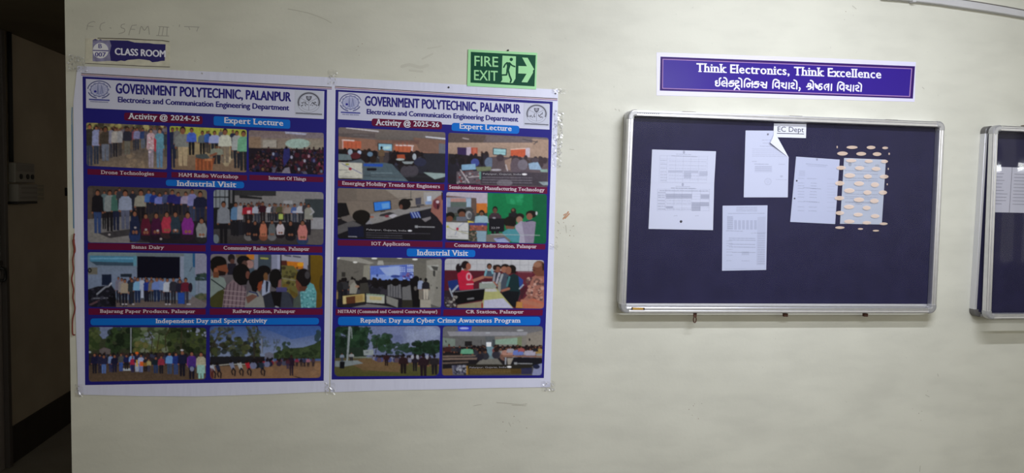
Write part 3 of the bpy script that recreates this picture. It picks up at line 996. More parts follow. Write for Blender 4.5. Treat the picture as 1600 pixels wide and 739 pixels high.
P.p([(765, 375), (815, 378), (820, 470), (760, 560), (752, 470)], '26265c'); P.e(785, 375, 14, 14, '120e14')
P.p([(735, 620), (770, 570), (812, 560), (826, 628)], '6e6a78')
P.n(400, 0, 1200, 700, .2, 12)
P.build('photo_print', D3, B1, .455 * LIT, 20, field_hex(.455 * LIT))

# standing and seated group, dark
P = Print('c3', [(75, 65), (1275, 105), (1275, 650), (78, 635)], bgc='2c2626', seed=14)
P.g(0, 60, 1300, 200, '3a322e', '2a2628'); P.p([(75, 400), (520, 370), (700, 640), (75, 640)], '605e60'); P.blobs(90, 440, 480, 620, 14, 40, ['6a6866', '585658', '646260'], .5)
P.p([(75, 90), (130, 92), (130, 400), (75, 390)], '3e3632'); P.p([(900, 90), (1280, 105), (1280, 200), (900, 200)], '5a5248', .7)
P.p([(180, 540), (500, 500), (520, 560), (300, 590)], '2e2c30')
for a in [(245, 118, 500, 56, '4a5a60', '121218'), (530, 112, 480, 60, '1c1e2a', '15151c'), (178, 105, 540, 104, '121016', '26365c'), (300, 110, 522, 96, '686e72', '121016'), (365, 108, 512, 92, '34544e', '151a30'), (398, 88, 300, 60, '2a2c34', '1c1c24'),
          (455, 108, 500, 118, '70788e', '464a5e'), (612, 105, 430, 116, '74726a', '141016'), (690, 106, 350, 76, '34548c', '1c1c28'), (740, 118, 340, 76, '18286a', '1c1c28'), (800, 138, 350, 92, '585f98', '1c1c28'), (860, 120, 350, 66, '343c5c', '1c1c28'),
          (925, 106, 360, 94, '1c1a50', '15131c'), (985, 130, 360, 94, '201e56', '15131c'), (1060, 126, 360, 92, '7a7088', '1c1c28'), (1125, 104, 420, 84, '62628e', '283048'), (1205, 120, 430, 124, '12142a', '181c30')]:
    P.pp(*a)
P.p([(500, 420), (1275, 420), (1275, 650), (500, 632)], '14121a', .9)
for a in [(550, 318, 622, 108, '161c34', '1c284c'), (660, 345, 615, 104, '441224', '1a141c'), (765, 338, 610, 112, '34102c', '1a101c'), (870, 326, 590, 116, '86283a', '2a1c20'), (957, 326, 600, 110, '202c38', '14141c'), (1080, 328, 610, 132, '62206a', '201420'), (1218, 388, 628, 116, '686a6c', '1c1c20')]:
    P.sit(*a)
for x, y in [(555, 485), (662, 505), (780, 515), (812, 598), (958, 510), (1222, 575), (296, 555)]: P.e(x, y, 12, 10, '8a8488')
P.n(0, 0, 1300, 700, .16, 16)
P.build('photo_print', D3, B1, .33 * LIT, 30, field_hex(.33 * LIT))

# group in a hall with a notice wall
P = Print('c4', [(88, 105), (1192, 130), (1190, 660), (88, 645)], bgc='58565a', seed=15)
P.g(60, 90, 1200, 400, '6a686a', '5c5a5e'); P.r(88, 90, 242, 285, '70767e'); P.r(88, 285, 242, 560, '15151a')
for x in (110, 150, 200, 236): P.r(x, 90, x + 7, 290, '2a2c30')
P.r(88, 175, 240, 188, '1a1c20'); P.r(242, 90, 302, 560, '17171b'); P.r(258, 90, 276, 240, '5a5a5e'); P.p([(300, 105), (715, 115), (715, 170), (570, 172), (300, 165)], '28282a'); P.p([(350, 160), (575, 185), (575, 205), (350, 190)], '1c1c1e')
P.r(575, 170, 715, 240, '6c6a6c'); P.p([(715, 118), (1192, 130), (1192, 260), (715, 240)], '6e6c6e'); P.r(790, 215, 880, 250, '85858a')
P.r(1002, 200, 1192, 386, '2c3236'); P.r(1060, 386, 1192, 505, '7c7c82'); P.g(60, 500, 1200, 680, '38363a', '2a2524'); P.p([(1060, 510), (1192, 505), (1192, 660), (1000, 650)], '4c4848'); P.e(110, 600, 34, 46, '5c666e')
P.r(260, 430, 1060, 560, '17151b')
for a in [(190, 222, 645, 112, '6c707a', '121016'), (312, 232, 570, 88, '4c6a8c', '15141a'), (360, 236, 560, 60, '888892', '1c1c24'), (400, 238, 430, 40, '1c1c24', '1c1c24'), (470, 228, 420, 50, '3c2c2c', '1c1c24'), (438, 242, 450, 112, '861c2c', '1a1418'), (525, 236, 440, 86, '8c90a0', '2a2c38'), (545, 218, 300, 40, '4a2c28', '1c1c24'), (582, 226, 430, 76, '2c0e1a', '1c1418'),
          (650, 246, 420, 62, '9c9ea8', '1c1c24'), (697, 240, 420, 66, '36363c', '1c1c24'), (715, 246, 420, 50, '504848', '1c1c24'), (762, 242, 420, 84, '44422e', '1c1c24'), (800, 246, 420, 40, '6a5a50', '1c1c24'), (835, 250, 430, 78, '786c68', '1c1c24'), (900, 246, 430, 66, '3c5080', '2a3040'), (965, 232, 440, 84, '9698a2', '24242c'), (1000, 236, 400, 44, '2c2a30', '1c1c24'), (1040, 248, 545, 72, '74746e', '1a161e')]:
    P.pp(*a)
P.r(742, 350, 785, 402, '8e9c50'); P.r(425, 315, 460, 345, 'b8909a'); P.l([(1062, 290), (1092, 330), (1060, 355)], 14, '8a8a90'); P.r(880, 318, 920, 340, '8a8ea0')
for a in [(440, 400, 612, 82, '15121a', '5c5a5c'), (505, 418, 615, 82, '121016', '15131a'), (588, 412, 612, 78, '985c48', '6a4030'), (675, 412, 612, 78, '4e5256', '5c5c60'), (758, 412, 590, 88, 'a098a0', '1c141a'), (860, 418, 615, 98, '111016', '15131a'), (980, 412, 655, 104, 'a06460', '24324e')]:
    P.sit(*a)
P.n(60, 90, 1200, 700, .12, 14)
P.build('photo_print', D3, B1, .42 * LIT, 30, field_hex(.42 * LIT))

# group in front of a blue factory shed
P = Print('c5', [(80, 60), (1330, 75), (1328, 645), (88, 635)], bgc='5a6678', seed=16)
P.g(60, 50, 1350, 330, '52606c', '5f6a82'); P.g(60, 330, 1350, 520, '5c6880', '545e74'); P.p([(85, 62), (590, 66), (590, 100), (85, 95)], '5c6a70'); P.p([(105, 98), (592, 108), (592, 172), (105, 160)], '3a6884')
P.words(120, 128, 560, 128, '5c88a4', 16, .7); P.p([(110, 160), (592, 172), (560, 206), (175, 200)], '2c3c4c'); P.r(560, 100, 595, 205, '4a7488')
P.p([(600, 104), (1055, 112), (1055, 340), (600, 330)], '060614'); P.p([(590, 70), (1095, 84), (1095, 108), (590, 100)], '565e62'); P.r(1048, 105, 1088, 340, '6c7488')
P.p([(1090, 75), (1200, 78), (1212, 520), (1090, 470)], '58697a'); P.p([(1180, 68), (1210, 70), (1208, 222), (1182, 215)], '1c4468'); P.p([(1207, 70), (1332, 76), (1332, 330), (1207, 300)], '6a6b7e'); P.l([(1150, 260), (1175, 220)], 10, '3c4654')
P.blobs(1220, 295, 1330, 355, 16, 24, ['18262a', '20302c', '2a3830']); P.r(1238, 340, 1248, 480, '1c2024'); P.r(1215, 360, 1330, 500, '6c7686', .6); P.blobs(1220, 500, 1330, 570, 16, 24, ['3c4434', '4a4a38', '343c2c'])
P.g(60, 560, 1350, 660, '4c4440', '54494a'); P.p([(1180, 520), (1330, 600), (1330, 650), (1100, 640)], '585254')
P.r(230, 293, 332, 408, '10182c'); P.r(425, 288, 545, 322, '18202c'); P.r(88, 222, 185, 295, '56544e'); P.e(103, 252, 22, 26, '101010'); P.e(103, 252, 10, 12, '50504a')
fig = [(405, 318, 590, 60, '5c5a6c'), (440, 330, 620, 66, '6e6a70'), (530, 320, 600, 60, '1c2030'), (575, 318, 560, 50, '3a3442'), (690, 318, 570, 60, '23223a'), (750, 318, 575, 60, '4a4448'), (845, 325, 560, 60, '5c6a90'), (1045, 320, 560, 56, '3a3440'),
       (472, 340, 628, 80, '7e7468'), (545, 335, 605, 74, '22282e'), (606, 322, 590, 84, '6088b4'), (652, 330, 560, 46, '8a92a8'), (702, 335, 580, 76, '18286c'), (750, 345, 580, 60, '5a524c'), (806, 320, 580, 96, '55689c'), (868, 335, 575, 60, '5c6e98'), (916, 332, 608, 76, '9298a6'), (980, 325, 600, 78, '22222c'), (1048, 345, 600, 76, '1a1826'), (1108, 328, 605, 88, '4c1626')]
for i, a in enumerate(fig): P.pp(*a, pants=['121220', '1c1c24', '15203c', '2c2a34'][i % 4])
P.r(638, 400, 668, 540, '868ea4'); P.r(1030, 485, 1095, 600, '1c3a80'); P.e(1158, 430, 22, 50, '1c1420')
for x in (905, 940, 1130, 1150, 450, 485, 560): P.e(x, 605, 13, 8, '8a8890')
P.p([(85, 450), (180, 420), (330, 405), (375, 470), (380, 635), (88, 635)], '11111a'); P.l([(180, 500), (270, 425), (300, 420)], 16, '6a6e7c'); P.l([(130, 545), (290, 540)], 12, '585a66'); P.l([(110, 610), (200, 570)], 18, '48343c'); P.e(345, 555, 36, 64, '08080e'); P.l([(310, 410), (330, 385)], 14, '8c90a0'); P.blobs(90, 440, 350, 630, 26, 14, ['1c1c28', '2a2a36', '0a0a10'])
P.n(60, 40, 1350, 700, .1, 14)
P.build('photo_print', D3, B1, .33 * LIT, 30, field_hex(.33 * LIT))

# men watching a machine, close
P = Print('c6', [(60, 80), (1240, 92), (1232, 645), (55, 640)], bgc='4a464c', seed=17)
P.g(40, 70, 560, 400, '6a6468', '4c484e'); P.r(435, 78, 525, 140, 'a06424'); P.r(325, 70, 440, 120, '5a4c3a'); P.p([(555, 85), (700, 88), (690, 240), (560, 230)], '343e48'); P.l([(590, 125), (660, 130)], 16, '8a8c44'); P.r(520, 80, 560, 240, '6a6e80')
P.r(700, 85, 760, 240, '70748a'); P.r(760, 85, 800, 240, '8488a0'); P.r(790, 90, 806, 280, '15151a'); P.p([(806, 88), (1100, 92), (1095, 200), (806, 170)], '84848e'); P.l([(840, 95), (900, 105)], 18, '4a4a55'); P.l([(930, 105), (1000, 115)], 18, '4a4a55')
P.p([(806, 150), (860, 150), (865, 200), (806, 200)], '44201c'); P.p([(860, 155), (1035, 170), (1030, 235), (960, 240), (865, 200)], 'a05e1c'); P.e(1005, 190, 36, 22, 'c0801c'); P.p([(806, 200), (930, 205), (975, 260), (975, 520), (806, 520)], '54502c'); P.blobs(810, 220, 970, 540, 30, 22, ['6a6438', '3a3620', '7a7248', '2a2418', '58481c']); P.l([(800, 330), (960, 360)], 10, '6a6658'); P.p([(1035, 120), (1075, 120), (1075, 260), (1035, 240)], '7c7c8c'); P.r(1085, 90, 1112, 300, '2a2420')
P.g(1108, 80, 1260, 660, '58440f', '4c3a10'); P.e(1230, 400, 30, 100, '3a2e14')
P.e(280, 125, 38, 44, '1a1618'); P.e(290, 160, 24, 28, '4a302c'); P.r(240, 180, 330, 300, '1a1824')
P.e(405, 150, 70, 52, '0d0b0e'); P.l([(410, 130), (480, 150)], 24, '0d0b0e'); P.e(470, 190, 42, 44, '8a6a66'); P.e(420, 190, 30, 40, '4a3430'); P.r(440, 230, 520, 330, '3c4a58')
P.p([(60, 320), (100, 300), (205, 330), (235, 420), (225, 640), (55, 640)], '6a7674'); P.p([(55, 540), (140, 470), (215, 440), (200, 640), (55, 640)], '36361c'); P.l([(70, 345), (205, 440)], 12, '141c20')
P.e(145, 170, 85, 68, '0e0b0c'); P.p([(60, 150), (150, 130), (230, 160), (240, 250), (220, 290), (150, 310), (95, 290), (62, 230)], '0e0b0c'); P.p([(130, 210), (228, 190), (248, 260), (225, 295), (150, 300), (110, 270)], '6a3c2a'); P.p([(140, 250), (225, 270), (215, 305), (150, 310)], '1c1010'); P.e(118, 255, 22, 30, '7a4834'); P.r(90, 270, 150, 330, '5a3626')
P.p([(215, 430), (290, 350), (380, 380), (440, 470), (420, 640), (185, 640)], '6a5a62'); [P.l([(230 + 40 * k, 380 + abs(k - 2) * 12), (200 + 42 * k, 640)], 10, '3c2c38') for k in range(6)]; [P.l([(200, 460 + 48 * k), (430, 480 + 48 * k)], 8, '8a7c80', .7) for k in range(4)]
P.e(385, 290, 92, 108, '0c0a0c'); P.p([(300, 230), (460, 250), (470, 300), (440, 400), (370, 410), (310, 360)], '0c0a0c'); P.e(452, 300, 22, 40, '5a3830')
P.e(620, 255, 72, 55, '0c0a0c'); P.e(640, 320, 24, 44, '5c4028'); P.p([(600, 350), (690, 370), (680, 480), (600, 520)], '8088a0'); P.p([(640, 360), (670, 370), (660, 470), (640, 490)], '14182c')
P.p([(470, 470), (560, 470), (630, 560), (628, 640), (420, 640), (430, 540)], '70706e'); P.p([(430, 530), (500, 500), (560, 520), (450, 600)], '5c4038'); P.l([(470, 475), (545, 490), (560, 520)], 14, '1c2850')
P.e(540, 345, 80, 98, '0d0a0c'); P.p([(565, 380), (605, 360), (600, 440), (575, 475), (545, 450)], '6e3420'); P.p([(480, 400), (560, 440), (540, 480), (500, 470)], '0d0a0c')
P.p([(690, 480), (800, 450), (900, 500), (940, 560), (930, 640), (630, 640), (610, 520)], '22242e'); P.p([(690, 470), (810, 470), (790, 640), (730, 630)], '0c0a0e'); P.p([(810, 470), (880, 480), (930, 640), (800, 640)], '2c303c'); P.l([(745, 630), (770, 640)], 16, '7c7c84')
P.e(742, 330, 66, 96, '0d0b0d'); P.p([(690, 280), (800, 300), (800, 380), (760, 450), (700, 420)], '0d0b0d'); P.p([(775, 360), (803, 340), (800, 420), (765, 440)], '6a4848'); P.r(750, 430, 860, 475, '3c3a62')
P.p([(880, 440), (980, 500), (960, 540), (900, 500)], '4c401c')
P.p([(1000, 480), (1100, 380), (1140, 400), (1170, 480), (1165, 640), (980, 640)], '4c8288'); P.blobs(1010, 430, 1160, 640, 70, 10, ['78a0a8', '2c5c64', '6898a0', '3c6c74'], .8); P.p([(930, 560), (1000, 490), (1010, 640), (930, 640)], '3c4440')
P.e(1035, 330, 78, 98, '100c0e'); P.p([(955, 340), (1000, 390), (1030, 440), (980, 470), (955, 420)], '5c3428'); P.p([(990, 420), (1080, 420), (1050, 470), (990, 470)], '4a2c22'); P.e(1075, 300, 26, 40, '3a383c', .8)
P.n(40, 60, 1260, 660, .08, 18)
P.build('photo_print', D3, B1, .41 * LIT, 30, field_hex(.41 * LIT))

# flag day line-up under trees
P = Print('c7', [(135, 118), (1180, 125), (1175, 585), (135, 605)], bgc='2c3024', seed=18)
P.g(100, 100, 1200, 360, '2e3626', '26281e'); P.p([(195, 118), (350, 118), (330, 215), (260, 225), (205, 160)], '56607c'); P.p([(370, 115), (430, 118), (420, 150), (380, 150)], '505a70')
P.blobs(135, 120, 220, 330, 30, 26, ['24301a', '303a22', '3c4428']); P.blobs(300, 140, 560, 340, 60, 28, ['1c2818', '141c12', '26341e', '101810']); P.blobs(540, 120, 860, 340, 70, 26, ['2c3820', '3c4a2a', '46523a', '222c18', '585e50']); P.blobs(840, 120, 1180, 340, 80, 28, ['1c2416', '12180e', '28321c', '30381e'])
P.blobs(600, 170, 760, 260, 14, 18, ['5c6474', '6a7080', '4a5442'], .7); P.blobs(1010, 130, 1180, 200, 10, 12, ['5c6474', '6a7084']); P.blobs(550, 260, 780, 340, 20, 24, ['4a4a2a', '3c4422', '545030'], .8)
for pts in ([(690, 340), (700, 220), (660, 150)], [(820, 330), (815, 200), (860, 130)], [(950, 330), (960, 160)], [(740, 330), (760, 200)]): P.l(pts, 9, '2a241a')
P.p([(230, 320), (270, 300), (330, 318), (325, 370), (235, 370)], '4c4648')
P.g(100, 455, 1200, 620, '3a3028', '45372c'); P.r(100, 360, 1200, 460, '201e20'); P.r(506, 128, 513, 480, '7a8088'); P.r(440, 485, 508, 506, '8a9098')
P.heads(150, 1000, 350, 372, 34, 13, ['141014', '2c2020'], ['15152a', '1c2038', '2a2c40', '201c24'])
for i, a in enumerate([(188, 350, 530, 56, '14142c', '12121e'), (235, 360, 528, 40, '1c1c30', '15182c'), (270, 365, 530, 56, '1c1c34', '40588c'), (330, 358, 520, 40, '5a6a90', '1c2040'), (365, 362, 520, 60, '121228', '15152a'), (422, 352, 510, 46, '3c3c3c', '28407c'), (470, 362, 495, 50, '15183c', '15131a'), (520, 350, 500, 50, '5c7ab0', '1c2c60'), (525, 380, 520, 40, '7a1c34', '1c1c3c'), (563, 350, 515, 44, '1c1c34', '8088a0'), (598, 362, 518, 48, '8088ac', '5c6a98'),
                       (640, 380, 515, 44, '1c1c24', '15131a'), (668, 400, 515, 36, '7c7450', '2c2c3c'), (730, 380, 528, 56, '121c24', '1c2c4c'), (778, 372, 532, 52, '6c2434', '12121c'), (852, 342, 535, 62, '4c70b0', '2c3850'), (908, 345, 540, 56, '18265c', '26365c'), (965, 325, 555, 72, '12142a', '10101c'), (1048, 335, 580, 74, '5c2470', '12101c'), (1130, 340, 575, 76, '807c6c', '6a908c')]):
    P.pp(*a)
P.e(563, 350, 14, 10, 'b04c1c'); P.r(556, 410, 570, 470, '9a7c30'); P.r(588, 425, 618, 465, 'b84a20'); P.r(618, 435, 650, 465, '6a4c20'); P.e(145, 342, 12, 8, '8a9098'); P.r(1015, 380, 1085, 480, '26205c', .8); P.e(1050, 490, 18, 22, '5c6078'); P.p([(1095, 455), (1165, 455), (1168, 528), (1095, 528)], '70908c'); P.e(962, 325, 14, 8, '8a8c94')
P.n(100, 100, 1200, 620, .2, 10)
P.build('photo_print', D3, B1, .30 * LIT, 26, field_hex(.30 * LIT))

# tug of war on a sandy ground
P = Print('c8', [(72, 112), (1060, 108), (1058, 570), (75, 580)], bgc='3a4a74', seed=19)
P.g(60, 100, 1080, 390, '2c4478', '6a7690'); P.p([(500, 110), (1060, 108), (1060, 180), (800, 230)], '2c4880', .7)
P.g(60, 420, 1080, 600, '5c4838', '6e5440'); P.blobs(600, 440, 1050, 560, 20, 30, ['74583f', '664c38', '7c6048'], .5)
P.blobs(80, 215, 520, 400, 110, 26, ['262c1c', '343a24', '1a1e14', '40442c', '2c2a20']); P.p([(75, 380), (560, 380), (560, 450), (75, 470)], '17171c')
for pts in ([(80, 300), (130, 230), (180, 130)], [(100, 280), (160, 190), (270, 140)], [(470, 400), (465, 240), (400, 120)], [(465, 250), (500, 150), (490, 115)], [(460, 230), (430, 150)], [(540, 350), (545, 240), (530, 200)], [(640, 330), (665, 270), (670, 230)]): P.l(pts, 13 if pts[0][0] < 500 else 5, '2a2622')
P.blobs(80, 120, 290, 215, 60, 14, ['3c4038', '4a4c48', '2c3028'], .7); P.blobs(400, 112, 520, 230, 50, 13, ['3a4038', '4a5058', '2c3428'], .7); P.blobs(530, 210, 610, 300, 24, 10, ['3a4440', '46505c'], .7); P.blobs(640, 230, 700, 310, 14, 8, ['3a4440', '46505c'], .7)
P.p([(640, 350), (760, 310), (900, 300), (1000, 270), (1060, 230), (1060, 400), (640, 400)], '26321f'); P.blobs(660, 310, 1055, 395, 60, 20, ['2a3622', '1c2618', '344028']); P.blobs(1020, 150, 1060, 240, 12, 20, ['2a3a40', '24343c']); P.blobs(720, 245, 790, 300, 10, 16, ['2c3a30', '26342c'])
P.p([(560, 355), (600, 340), (640, 355), (640, 400), (560, 400)], '585a6a'); P.r(530, 220, 540, 360, '6a7080')
P.l([(80, 465), (240, 450), (420, 448)], 8, '9a9890', .8)
P.heads(440, 640, 395, 420, 22, 12, ['141014', '1c1414'], ['1c1c30', '2a2c44', '6a1c28', '5c607c', '15151c'])
P.heads(660, 800, 395, 415, 16, 9, ['141014', '1c1414'], ['2a2030', '5a3038', '3a3c50'])
for x, w in ((95, 60), (145, 60), (270, 60), (340, 55), (410, 60), (530, 60)):
    y = 440 + (20 if x < 200 else 0); c = {95: '8a90a0', 145: '1c2038', 270: '6a7088', 340: '8a8c90', 410: '8a1c28', 530: '1a2430'}[x]
    P.p([(x - 25, y), (x + 12, y - 8), (x + 26, y + 45), (x - 2, y + 55)], c); P.l([(x + 14, y + 45), (x + 30, y + 70), (x + 26, y + 108)], 13, '14121a'); P.l([(x + 10, y + 45), (x - 2, y + 75), (x + 8, y + 100)], 12, '14121a'); P.e(x - 8, y - 14, 13, 14, '17100f')
P.p([(75, 480), (110, 490), (108, 575), (78, 578)], '4a2020', .8)
P.pp(797, 365, 550, 50, '1c1220', '171224', '2a1a18'); P.p([(800, 548), (920, 575), (860, 572)], '2c2018')
for x, c in ((845, '6a2438'), (885, '1c141c'), (912, '2a2c44'), (945, '7c5060'), (990, '3a2c34')): P.pp(x, 388, 470, 32, c, '1c1620', '2a1a18')
P.pp(765, 395, 490, 34, '3a1c28', '2a2438', '2a1a18')
P.n(60, 100, 1080, 600, .12, 10)
P.build('photo_print', D3, B1, .385 * LIT, 26, field_hex(.385 * LIT))

Print.depth = 1.0

# ------------------------------------------------------------------ second banner
B2 = thing('event_banner', 'white-bordered blue banner of activity photos headed 2025-26, hung under the green exit sign', 'banner', on_wall(690, 608), 'activity banners')
slab('vinyl_sheet', dense([(519.5, 121), (700, 131), (872, 140), (870.5, 220), (867, 330), (865, 420), (862.5, 500), (860, 605), (780, 606), (685, 608.5), (603, 610), (516, 613), (517.5, 450), (519, 300)], 20), 0.0004, 0.0017, M_VINYL, B2)
flat('printed_field', [[(524.4, 140), (700, 149.5), (863.7, 158.8), (857, 380), (849.8, 590.6), (685, 591.5), (518.2, 593), (521.5, 370)]], D1, M_FIELD, B2)
hp = flat('header_panel', [[(528.8, 143.2), (859, 162.9), (858.6, 202.5), (528, 186.2)]], D2, M_HEAD, B2)
lettering('title_lettering', 'GOVERNMENT POLYTECHNIC, PALANPUR', (570, 164.5), (813.5, 177.1), 14.4, D4, M_TITLE, hp, bold=0.045, cap_end=13.6)
lettering('title_lettering', 'Electronics and Communication Engineering Department', (573, 177.9), (809.9, 190), 7.6, D4, M_TITLE, hp, bold=0.04)
gear_emblem(B2, 'h3', 235, 494, 82, 66, .52 * LIT, 5)
round_emblem(B2, 'h4', 780, 580, 78, 70, .75 * LIT, 6)
for o_, w_, m_ in ((0, 1.0, M_BROWNLINE), (1.5, 1.5, M_PEACHLINE), (3.0, .9, M_LILACLINE)):
    flat('border_line', [[(523.5, 134.4 + o_), (700, 144.8 + o_), (871, 153.6 + o_), (871, 153.6 + o_ + w_), (700, 144.8 + o_ + w_), (523.5, 134.4 + o_ + w_)]], D2, m_, B2)

strip(B2, 'heading_strip', 'd1', [(405, 30), (1082, 62), (1082, 138), (405, 104)], 4.5, M_MAROON, 'Activity @ 2025-26', ('d1', 442, 94), ('d1', 1055, 114), 9.2, 7.2, tm=M_PALE)
strip(B2, 'heading_strip', 'd2', [(92, 66), (692, 94), (688, 166), (86, 138)], 4.5, M_AZURE, 'Expert Lecture', ('d2', 160, 118), ('d2', 622, 140), 8.2, 7.8, tm=M_PALE)
strip(B2, 'caption_strip', 'd1', [(80, 625), (1105, 662), (1103, 723), (80, 684)], 1, M_MAROON, 'Emerging Mobility Trends for Engineers', ('d1', 122, 668), ('d1', 1062, 702), 5.4)
strip(B2, 'caption_strip', 'd2', [(55, 612), (940, 640), (938, 698), (55, 668)], 1, M_MAROON, 'Semiconductor Manufacturing Technology', ('d2', 66, 652), ('d2', 916, 678), 5.2)
strip(B2, 'caption_strip', 'd3', [(90, 630), (1242, 650), (1240, 712), (90, 694)], 1, M_MAROON, 'IOT Application', ('d3', 458, 690), ('d3', 886, 696), 5.2)
strip(B2, 'caption_strip', 'd4', [(40, 622), (1142, 645), (1138, 702), (40, 682)], 1, M_MAROON, 'Community Radio Station, Palanpur', ('d4', 138, 672), ('d4', 1046, 688), 5.2)
strip(B2, 'heading_strip', 'd5', [(810, 22), (1530, 38), (1528, 112), (810, 104)], 4, M_AZURE, 'Industrial Visit', ('d5', 916, 92), ('d5', 1456, 98), 8.4, 8.2, tm=M_PALE)
strip(B2, 'caption_strip', 'd5', [(65, 655), (1168, 658), (1165, 720), (62, 724)], 1, M_MAROON, 'NETRAM (Command and Control Centre,Palanpur)', ('d5', 85, 698), ('d5', 1130, 700), 4.8)
strip(B2, 'caption_strip', 'd6', [(55, 628), (1098, 630), (1092, 692), (50, 692)], 1, M_MAROON, 'CR Station, Palanpur', ('d6', 288, 668), ('d6', 896, 670), 5.0)
strip(B2, 'heading_strip', 'd7', [(76, 28), (1875, 28), (1871, 103), (74, 104)], 5, M_AZURE, 'Republic Day and Cyber Crime Awareness Program', ('d7', 272, 80), ('d7', 1697, 79), 7.0, 6.8, tm=M_PALE)

# classroom lecture with a map card in the corner
P = Print('d1', [(85, 115), (1115, 165), (1110, 650), (85, 615)], bgc='3a3438', seed=21)
P.g(60, 100, 1150, 270, '6a605c', '54504e'); P.p([(85, 115), (500, 130), (420, 240), (85, 200)], '645a58'); P.p([(160, 118), (475, 152), (472, 164), (160, 128)], 'b4b0b4'); P.p([(920, 203), (1115, 222), (1115, 236), (922, 215)], 'b0b0b8'); P.l([(230, 190), (370, 198)], 10, '7c7878'); P.r(85, 175, 440, 220, '484244', .6)
P.p([(85, 205), (460, 238), (870, 255), (1115, 270), (1115, 380), (85, 335)], '7c5c4e'); P.p([(800, 215), (1115, 245), (1115, 370), (870, 350)], '6a5248'); P.r(440, 240, 620, 300, '5c4a44', .5); P.p([(600, 240), (860, 240), (860, 280), (600, 270)], '58403c', .7)
P.p([(122, 235), (305, 252), (305, 320), (126, 322)], 'a8553c'); P.l([(125, 240), (235, 246)], 12, 'c8b4b0'); P.l([(128, 240), (130, 318)], 10, 'b89c98'); P.p([(625, 285), (805, 292), (800, 362), (625, 352)], 'a0553a'); P.l([(640, 290), (805, 295)], 10, 'c8b8b8'); P.l([(795, 296), (790, 358)], 14, 'b8a8a8')
for x in (170, 210, 250, 660, 700, 740): P.r(x, 262, x + 10, 345, '8c4430', .6)
P.p([(462, 268), (606, 275), (606, 350), (465, 342)], '1c2024'); P.p([(472, 276), (600, 282), (598, 343), (474, 336)], '7ca4b8'); P.r(520, 300, 585, 325, 'a8c4cc', .8); P.p([(1050, 270), (1115, 280), (1115, 430), (1050, 420)], '5a5c64')
P.p([(85, 325), (460, 345), (460, 460), (85, 470)], '1c181c'); P.p([(570, 350), (1115, 370), (1115, 650), (760, 650), (570, 430)], '1c1a20'); P.p([(880, 370), (1115, 375), (1110, 640), (960, 560)], '22222a')
P.heads(90, 450, 335, 430, 34, 26, ['151015', '1c1416', '241a18'], ['2a2a30', '441c24', '4a4c50', '1c181c'])
P.heads(570, 900, 355, 460, 40, 24, ['151015', '1c1416'], ['22222c', '2c2c3c', '1c181c', '3c3840'])
P.e(200, 355, 22, 26, '8c98a8'); P.e(288, 358, 18, 18, '9ca8c0'); P.e(250, 390, 50, 30, '4a1c22'); P.e(390, 375, 26, 22, '5c748c'); P.p([(85, 372), (200, 380), (215, 430), (85, 432)], '5c6a70'); P.p([(650, 380), (720, 378), (728, 420), (650, 418)], '8a4028'); P.e(815, 400, 18, 30, '9098a0'); P.e(680, 425, 40, 10, '98a0a0'); P.p([(695, 445), (810, 445), (790, 468), (720, 468)], '7c8488'); P.e(870, 450, 60, 40, '26283c')
P.pp(500, 300, 480, 52, '5c4a38', '4a3c34', '1c1414', back=True)
P.p([(180, 450), (300, 420), (420, 520), (330, 640), (180, 480)], '4c545c'); P.p([(340, 460), (520, 455), (600, 470), (760, 640), (330, 640)], '46545c'); P.p([(330, 465), (515, 468), (510, 495), (330, 490)], '24489a'); P.l([(370, 520), (440, 520)], 26, '141018')
P.words(400, 555, 600, 555, '6c7c84', 8); P.words(400, 580, 700, 585, '6c7c84', 8); P.words(400, 610, 720, 620, '5c6c74', 8)
P.p([(330, 570), (1050, 580), (1040, 600), (330, 590)], '2a2c30', .4); P.p([(900, 548), (1110, 560), (1110, 590), (1010, 615)], '7c8c8c')
P.p([(85, 452), (312, 460), (318, 605), (85, 600)], 'b0aea4'); P.l([(120, 465), (310, 560)], 8, '6a6c8c'); P.e(200, 515, 16, 14, '8c2438'); P.e(172, 472, 18, 10, '8c8c3c'); P.words(95, 525, 170, 527, '4a4a50', 7); P.words(95, 585, 220, 590, '4a4a50', 7); P.words(150, 548, 190, 548, '4a4a50', 6)
P.n(60, 80, 1150, 700, .12, 12)
P.build('photo_print', D3, B2, .53 * LIT, 20, field_hex(.53 * LIT))

# seminar room, pale and hazy
P = Print('d2', [(60, 155), (950, 200), (945, 640), (55, 610)], bgc='6a5c5c', seed=22)
P.g(40, 140, 980, 270, '6a5e60', '564c50'); P.p([(60, 160), (400, 180), (360, 260), (60, 240)], '584c48'); P.l([(190, 205), (240, 214)], 9, 'a89c9c'); P.p([(400, 190), (950, 205), (950, 240), (400, 240)], '6c6264', .7)
P.g(40, 245, 980, 390, 'a08878', '947c6e'); P.p([(800, 210), (950, 220), (950, 400), (830, 380)], '9a8272'); P.l([(720, 215), (850, 240)], 8, '4a4448'); P.l([(820, 260), (850, 230)], 8, '4a4448')
P.p([(140, 285), (222, 288), (222, 370), (142, 365)], '34244c'); P.r(222, 285, 262, 370, 'b0a0b0'); P.r(262, 288, 320, 372, 'a04c38'); P.r(280, 290, 310, 370, 'b4604c'); P.p([(455, 290), (578, 298), (575, 360), (455, 352)], '3c4448'); P.p([(464, 298), (570, 304), (567, 354), (464, 346)], '94bcc0'); P.words(475, 325, 560, 330, '6c9498', 12, .5)
P.p([(612, 302), (745, 292), (748, 370), (612, 378)], 'b45438'); P.l([(615, 304), (745, 296)], 8, 'd8b8a8'); P.r(745, 292, 782, 370, 'b4aab4'); P.e(357, 330, 10, 10, '5c4038')
P.p([(60, 340), (400, 370), (420, 480), (340, 620), (55, 610)], '221e26'); P.p([(400, 370), (950, 380), (945, 640), (340, 620)], '54484c')
